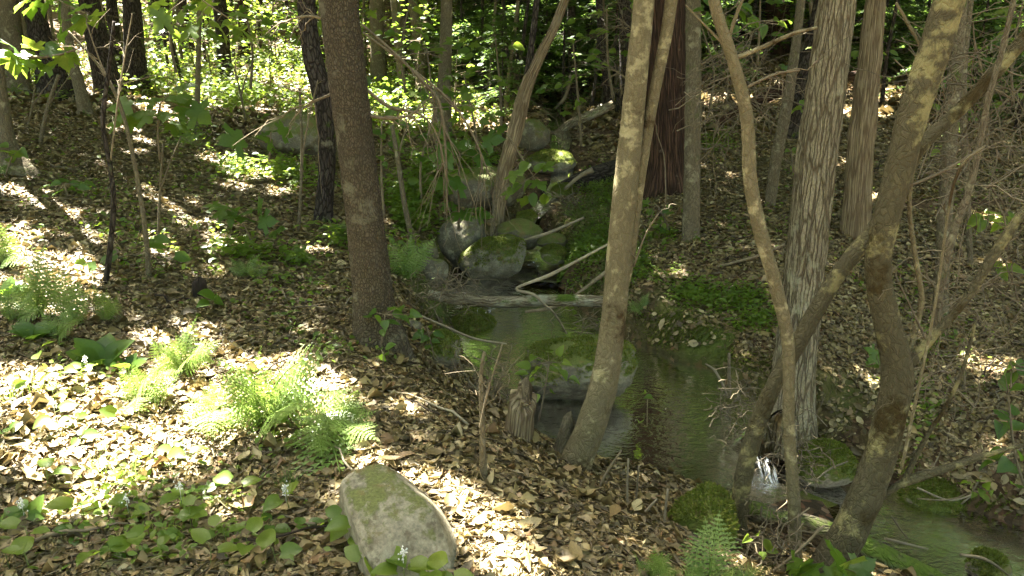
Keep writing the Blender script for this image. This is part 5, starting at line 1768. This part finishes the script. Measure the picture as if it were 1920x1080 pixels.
HL = "small heart leaved plants among the dead leaves in front"
pos = [(58, 978), (148, 1012), (62, 1040), (100, 1062), (160, 978), (212, 845), (150, 838), (112, 815), (345, 975), (305, 1010), (328, 1030), (232, 1030), (210, 1048), (190, 1070), (360, 1008), (415, 995), (545, 962), (612, 948), (575, 1008),
       (497, 1005), (470, 1060), (540, 1055), (520, 1070), (60, 770), (30, 745), (115, 740), (105, 775), (20, 800), (240, 800), (275, 830), (330, 865), (352, 880), (170, 725), (30, 690), (75, 680), (110, 700), (150, 800), (5, 830), (60, 1080),
       (12, 1000), (250, 985), (280, 960), (380, 945), (430, 1040), (255, 1060), (140, 905), (90, 920), (10, 905), (640, 1010), (20, 1075), (395, 1075), (300, 1080), (445, 945)]
for i, (a, b) in enumerate(pos[::2] + pos[1::6]):
    fl = i % 4 == 0
    zone = ("in the bottom left corner" if b > 900 and a < 200 else "left of the smooth boulder's foot" if b > 900 and a > 440 else "near the middle of the bottom edge at left" if b > 900 else "in the bright patch at the left edge" if a < 130 else "in the bright clearing left of the boulder")
    small_plant("heart_leaf_plant", ("heart leaved plant with white flowers " if fl else "small heart leaved plant ") + zone, a, b, 2 + (i % 3 == 0), (.046 + .011 * ((i * 7) % 3)), ME_HEART if i % 3 else ME_HEARTG, .05 + .025 * ((i * 5) % 3), HL, fl, 400 + i)
BP = "leafy plants around the smooth boulder"
for i, (a, b) in enumerate([(705, 1010), (735, 1000), (672, 985), (655, 965), (760, 1060), (800, 1070), (690, 1040), (840, 1085), (725, 1045)]):
    small_plant("leafy_plant", "bright green heart leaved plant growing in front of the smooth boulder", a, b + 55, 3, .062, ME_HEART, .11, BP, i == 4, 500 + i, q=None)


def rosette(label, px, py, nl, size, seed):
    rg = np.random.default_rng(seed)
    q = hit(px, py)
    e = empty("broad_leaf_plant", q, label, "plant")
    for k in range(nl):
        a = rg.uniform(0, 6.28)
        el = rg.uniform(.3, 1.6)
        d = np.array([math.cos(a), math.sin(a), el])
        leaf_obj("leaf", ME_OV[rg.integers(3)], e, q + d / np.linalg.norm(d) * size * .12, d, np.array([-d[0] * .5, -d[1] * .5 - .5, 1.0]), size * rg.uniform(.7, 1.15))
    return e


rosette("clump of broad oval green leaves below the tall left fern", 195, 690, 12, .155, 1)
rosette("low clump of oval green leaves near the left edge", 60, 640, 9, .125, 2)
rosette("small clump of oval leaves beside the broad leaf clump", 235, 700, 7, .11, 3)
rosette("upright young plant with long pale leaves at the lower left", 55, 985, 4, .085, 4)
rosette("clump of oval leaves at the left edge under the sunlit fern", 15, 560, 7, .12, 5)


def tuft(label, px, py, n, L, seed, mat=M_GRASS, cat="grass tuft", name="grass_tuft", wid=.0022):
    rg = np.random.default_rng(seed)
    q = hit(px, py)
    m = n
    a = rg.uniform(0, 6.28, m)
    P = np.stack([rg.normal(0, .018, m), rg.normal(0, .018, m), np.zeros(m)], 1)
    d = np.stack([np.cos(a) * .45, np.sin(a) * .45, rg.uniform(.5, 1.3, m)], 1)
    t = np.array([(-.5, 0, 0), (.5, 0, 0), (.45, .5, 0), (-.45, .5, 0), (0, 1, 0)])
    me = batch(name, P, d, np.stack([-np.cos(a), -np.sin(a), np.ones(m)], 1), rg.uniform(.5, 1.1, m) * L, wid, t, [(0, 1, 2, 3)], [(3, 2, 4)], mat, curl2=rg.uniform(-.9, -.1, m))
    tag(obj(name, me, None, q), label, cat, None)


tuft("thin grass tuft in the sunny clearing at left centre", 185, 895, 46, .12, 1)
tuft("thin grass tuft right of the first in the clearing", 248, 905, 40, .13, 2)
tuft("sparse grass at the left edge", 20, 760, 30, .16, 3)
tuft("small grass tuft left of the broad leaf clump", 75, 740, 30, .15, 4)
tuft("bushy pine seedling with long needles left of the boulder", 540, 915, 130, .10, 5, M_HEML, "seedling", "pine_seedling", .0012)
tuft("small grass tuft near the bottom left flowers", 300, 1000, 30, .08, 6)


def leaf_spray(name, label, stem, leaves, D, meshes, size, group=None, seed=0, flat=.6, cat="sapling", mat=M_TWIG):
    """a twig through photo pixels with leaves at photo pixels"""
    rg = np.random.default_rng(seed)
    P, r = px_path(w4(stem), D)
    e = empty(name, P[0], label, cat, group)
    mb = MB()
    Ps, rs = spline(P, r, .04)
    tube(mb, Ps, rs, 7, .05, 20)
    for lf in leaves:
        a, b = lf[:2]
        k = lf[2] if len(lf) > 2 else 1.0
        c = pt(a, b, D + rg.uniform(-.12, .12))
        i = np.argmin(((Ps - c) ** 2).sum(1) + .0004 * np.arange(len(Ps))[::-1])
        o = Ps[i]
        dv = c - o
        ln = np.linalg.norm(dv) + 1e-6
        s = size * k * rg.uniform(.85, 1.15)
        d = dv / ln + rg.normal(0, .35, 3) * [1, 1, .4] + np.array([0, 0, -.15])
        d /= np.linalg.norm(d)
        st = c - d * s * .4
        t = np.linspace(0, 1, 5)[:, None]
        tube(mb, o + (st - o) * t + np.array([0, 0, .06]) * ln * t * (1 - t), np.linspace(.0022, .0011, 5), 4, caps=False)
        up = np.array([0, -flat, 1]) + rg.normal(0, .3, 3)
        leaf_obj("leaf", meshes[rg.integers(len(meshes))], e, st, d, up, s)
    obj("stem", mb.build("stem", mat, P[0]), e)
    return e


ML = [ME_MAPLE[0]]
MY = [ME_MAPLE[1], ME_MAPLE[0]]
leaf_spray("maple_sapling", "young maple with hanging lobed leaves on the left slope", [(300, 300, 5), (296, 250, 4), (300, 195, 4)], [(240, 222), (213, 230), (272, 190), (300, 185, 1.1), (336, 180, 1.2), (352, 205), (330, 237), (376, 215), (345, 160), (268, 215), (312, 215), (225, 200)], 4.9, ML, .14, seed=1)
leaf_spray("maple_branch", "maple branch with pale green leaves at the top left edge", [(-30, 115, 7), (40, 108, 6), (100, 105, 5), (150, 90, 4)], [(20, 85), (48, 100), (70, 118), (82, 132), (120, 115), (112, 62), (25, 118), (60, 85), (95, 90), (138, 105), (10, 100), (45, 125)], 5.0, MY, .13, seed=2, cat="branch")
leaf_spray("maple_branch", "high maple twig with a few leaves over the top left trunks", [(60, -40, 6), (110, 0, 5), (160, 25, 4)], [(145, 32), (152, 12), (110, 20), (85, 8), (175, 35), (60, 15), (130, 5), (150, 45), (40, 5)], 5.2, MY, .13, seed=3, cat="branch")
leaf_spray("maple_branch", "maple twig with one bright yellow leaf before the brown trunk", [(340, -40, 6), (380, 0, 5), (430, 35, 4)], [(416, 57, 1.3), (456, 58, 1.4), (370, 45), (330, 35), (316, 20), (350, 60), (385, 12), (450, 25), (290, 10), (300, 40)], 4.6, [ME_MAPLE[1]], .12, seed=4, cat="branch")
leaf_spray("maple_sapling", "little maple seedling with two big leaves in front of the brown boulder", [(505, 300, 4), (507, 270, 3), (508, 248, 3)], [(511, 245, 1.2), (437, 262, 1.2), (500, 262), (535, 245), (422, 255)], 5.4, ML, .13, seed=5)
leaf_spray("maple_sapling", "spread of low maple leaves on the middle of the left slope", [(470, 450, 4), (455, 415, 3), (440, 395, 3)], [(396, 385), (420, 388), (440, 392), (462, 397), (432, 410), (452, 408), (500, 415), (520, 432), (485, 385), (410, 400)], 5.3, ML, .12, seed=6)
leaf_spray("maple_sapling", "maple sapling with broad leaves above the mossy slab", [(860, 430, 6), (860, 350, 5), (862, 290, 4)], [(842, 272), (870, 270), (820, 292), (852, 345, 1.2), (826, 345), (880, 392), (905, 402), (922, 262), (835, 300), (890, 285), (868, 318), (905, 300), (840, 385), (868, 402)], 6.0, ML, .15, seed=7)
leaf_spray("maple_sapling", "hanging leafy shoot in front of the dark upstream pool", [(950, 250, 4), (975, 290, 4), (1000, 330, 3)], [(985, 312), (1010, 316), (1026, 310), (990, 347), (962, 330), (1000, 372), (985, 375), (970, 350), (1012, 345), (950, 360), (1020, 372)], 5.6, [ME_OVY[1], ME_MAPLE[1], ME_OV[0]], .11, seed=8)
leaf_spray("leafy_sapling", "small leafy shoot growing from the foot of the thick pine", [(712, 668, 3), (718, 620, 3), (722, 590, 2)], [(690, 592), (710, 600), (735, 580), (745, 590), (722, 607), (775, 590), (748, 577), (700, 585), (718, 622), (760, 600), (735, 605)], 3.75, ME_OV, .07, seed=9)
leaf_spray("leafy_sapling", "tiny leafy shoot at the base of the pine near the ground", [(718, 690, 3), (719, 665, 2)], [(712, 655), (726, 660), (718, 668), (730, 650)], 3.6, ME_OV, .065, seed=10)
leaf_spray("leafy_sapling", "leafy shoot over the bank right of the pale stone", [(815, 680, 3), (808, 640, 3), (800, 612, 2)], [(790, 622), (805, 612), (820, 625), (798, 635), (815, 640), (784, 630), (830, 632), (803, 650)], 4.0, ME_OV, .055, seed=11)
leaf_spray("leafy_sapling", "leafy seedling with many toothed leaflets before the mossy boulder", [(1010, 790, 4), (1020, 740, 3), (1030, 680, 3)], [(985, 685), (1000, 700), (1015, 675), (1040, 690), (1055, 700), (995, 715), (1050, 660), (1030, 660), (1010, 690), (1075, 712), (1020, 720), (1005, 745), (1035, 735), (980, 700), (1000, 670), (1060, 680)], 3.5, ME_OVY, .065, seed=12)
leaf_spray("leafy_sapling", "little green leaf shoot floating over the dark pool", [(1213, 800, 2), (1214, 745, 2)], [(1200, 790, 1.2), (1212, 735), (1218, 745)], 3.9, ME_OVY, .05, seed=13)
leaf_spray("leafy_sapling", "shoot with bright sunlit leaves at the right edge upper", [(1930, 470, 4), (1890, 430, 3), (1850, 410, 2)], [(1830, 412), (1850, 408), (1880, 415), (1862, 400), (1872, 425), (1900, 410), (1840, 420)], 3.4, ME_OVY, .085, seed=14)
leaf_spray("leafy_sapling", "shoot with sunlit leaves below the upper bright one at the right edge", [(1930, 540, 4), (1895, 510, 3), (1860, 500, 2)], [(1865, 500), (1885, 493), (1900, 505), (1880, 510), (1850, 495)], 3.4, ME_OVY, .075, seed=15)
leaf_spray("leafy_sapling", "shaded green shrub at the right edge", [(1940, 960, 6), (1905, 860, 5), (1890, 740, 4)], [(1880, 780), (1900, 770), (1875, 800), (1905, 800), (1860, 860), (1885, 870), (1900, 880), (1870, 850), (1850, 870), (1910, 850), (1895, 710), (1880, 720), (1910, 730), (1905, 910), (1890, 690), (1915, 690)], 3.3, ME_OV, .085, seed=16)
leaf_spray("leafy_sapling", "small compound leaf shoot over the bright mossy rock", [(1720, 935, 3), (1780, 937, 3), (1825, 920, 2)], [(1822, 910), (1838, 902), (1850, 912), (1840, 922), (1858, 925), (1825, 925), (1812, 905), (1846, 932)], 3.5, ME_OVY, .06, seed=17)
leaf_spray("maple_sapling", "low maple seedling in sun at the bottom under the mossy tree", [(1585, 1120, 4), (1580, 1085, 3), (1575, 1065, 3)], [(1575, 1045, 1.1), (1600, 1050, 1.1), (1555, 1065), (1590, 1072), (1620, 1062), (1565, 1085), (1610, 1085)], 2.4, MY, .085, seed=18)
leaf_spray("maple_sapling", "low maple seedling at the bottom left of the slim pole stem", [(1480, 1120, 4), (1485, 1090, 3)], [(1490, 1062), (1510, 1060), (1500, 1080), (1475, 1078), (1520, 1075)], 2.45, ML, .08, seed=19)
leaf_spray("leafy_sapling", "young green shoot between crooked stem and pole stem", [(1430, 1070, 3), (1432, 1030, 2), (1430, 1005, 2)], [(1402, 1010), (1438, 1020), (1430, 1040), (1445, 1030), (1422, 1000)], 2.55, ME_OVY, .05, seed=20)
leaf_spray("maple_sapling", "pair of green leaves beside the forked mossy trunk", [(1655, 710, 3), (1650, 690, 2)], [(1645, 665, 1.2), (1655, 680, 1.3), (1635, 660)], 3.6, ML, .08, seed=21)
leaf_spray("leafy_sapling", "leafy sprig at the foot of the left edge trunk", [(10, 330, 4), (20, 300, 3), (25, 290, 3)], [(12, 285), (28, 290), (40, 285), (20, 300), (5, 275)], 6.6, ME_OVY, .13, seed=22)
leaf_spray("leafy_sapling", "low leafy shrub on the slope near the left edge", [(130, 385, 4), (125, 360, 3), (120, 345, 3)], [(85, 350), (105, 345), (120, 340), (140, 345), (155, 350), (130, 355), (110, 360), (165, 345), (95, 362), (145, 360)], 6.2, ME_OV, .1, seed=23)
leaf_spray("leafy_sapling", "tuft of green leaves beside the small black stump", [(395, 590, 3), (398, 570, 2)], [(392, 555, 1.3), (410, 565), (400, 560), (385, 570)], 4.3, ME_HEARTG, .09, seed=24)
leaf_spray("leafy_sapling", "shoot with leaves over the spruce trunk top", [(1400, -30, 5), (1380, 10, 4), (1345, 35, 3)], [(1330, 30), (1345, 20), (1360, 45), (1310, 20), (1375, 55), (1390, 30), (1415, 40), (1430, 55), (1325, 5), (1400, 15)], 6.0, ME_OV, .11, seed=25, cat="branch")
leaf_spray("leafy_sapling", "leafy twig behind the furrowed tree at mid height", [(1560, 230, 4), (1530, 215, 3), (1500, 205, 3)], [(1495, 205), (1510, 210), (1485, 212), (1520, 200), (1505, 195), (1475, 205)], 8.0, ME_OVY, .12, seed=26, cat="branch")
leaf_spray("leafy_sapling", "seedlings of broad leaves left of the big ferns", [(230, 470, 4), (215, 450, 3), (205, 440, 3)], [(195, 490), (210, 482), (150, 500), (168, 505), (230, 500), (290, 460, 1.3), (300, 450), (340, 482)], 4.8, ME_HEARTG, .1, seed=27)

rg = np.random.default_rng(404)
for i, (x, y, D, hh, n, sz, what) in enumerate([
        (720, 330, 6.4, 110, 12, .09, "leafy maple shoot right behind the thick pine"), (790, 300, 7.2, 120, 14, .10, "leafy maple shoot left of the mossy slab"), (690, 250, 7.5, 90, 10, .10, "leafy shoot beside the thick pine at mid height"),
        (900, 260, 8.2, 130, 16, .11, "leafy shoot under the shaggy leaning tree"), (940, 180, 9.5, 120, 16, .13, "tall leafy shoot behind the shaggy leaning tree"), (820, 200, 8.8, 120, 16, .12, "tall leafy shoot above the left bank upstream"),
        (1090, 190, 9.0, 120, 14, .12, "leafy shoot left of the curving tree top"), (1330, 130, 8.0, 110, 14, .11, "leafy shoot between spruce trunk and slim sapling"), (1420, 60, 9.0, 90, 14, .12, "high leafy shoot left of the furrowed tree"),
        (1600, 180, 9.0, 120, 12, .11, "leafy shoot behind the dead trunk"), (1850, 190, 6.5, 130, 16, .10, "leafy shoot high at the right edge"), (1900, 110, 7.0, 120, 16, .10, "leafy shoot at the top right corner"),
        (1790, 300, 7.0, 90, 10, .09, "leafy shoot behind the slim grey tree"), (600, 60, 9.5, 110, 14, .14, "sunny leafy shoot left of the thick pine top"), (470, 90, 10.0, 110, 14, .15, "sunny leafy shoot right of the brown trunk"),
        (330, 60, 9.0, 110, 14, .14, "leafy shoot left of the brown trunk"), (760, 90, 9.5, 120, 16, .13, "sunny leafy shoot right of the thick pine top"), (1150, 110, 10, 110, 14, .12, "leafy shoot behind the curving tree top"),
        (1500, 330, 7.4, 50, 8, .07, "low leafy seedling behind the furrowed tree"), (1240, 430, 6.4, 50, 10, .06, "low leafy seedling right of the curving tree")]):
    lv = [(x + rg.normal(0, hh * .42), y - hh * .5 + rg.uniform(-.6, .6) * hh, rg.uniform(.8, 1.2)) for _ in range(n + 8)]
    leaf_spray("leafy_sapling", what, [(x, y + hh * .7, 6), (x + rg.normal(0, 8), y, 5), (x + rg.normal(0, 16), y - hh * .9, 3)], lv, D, [ME_MAPLE[0], ME_MAPLE[1], ME_OVY[0]] if i % 2 else [ME_OVY[1], ME_OV[0]], sz, seed=600 + i)
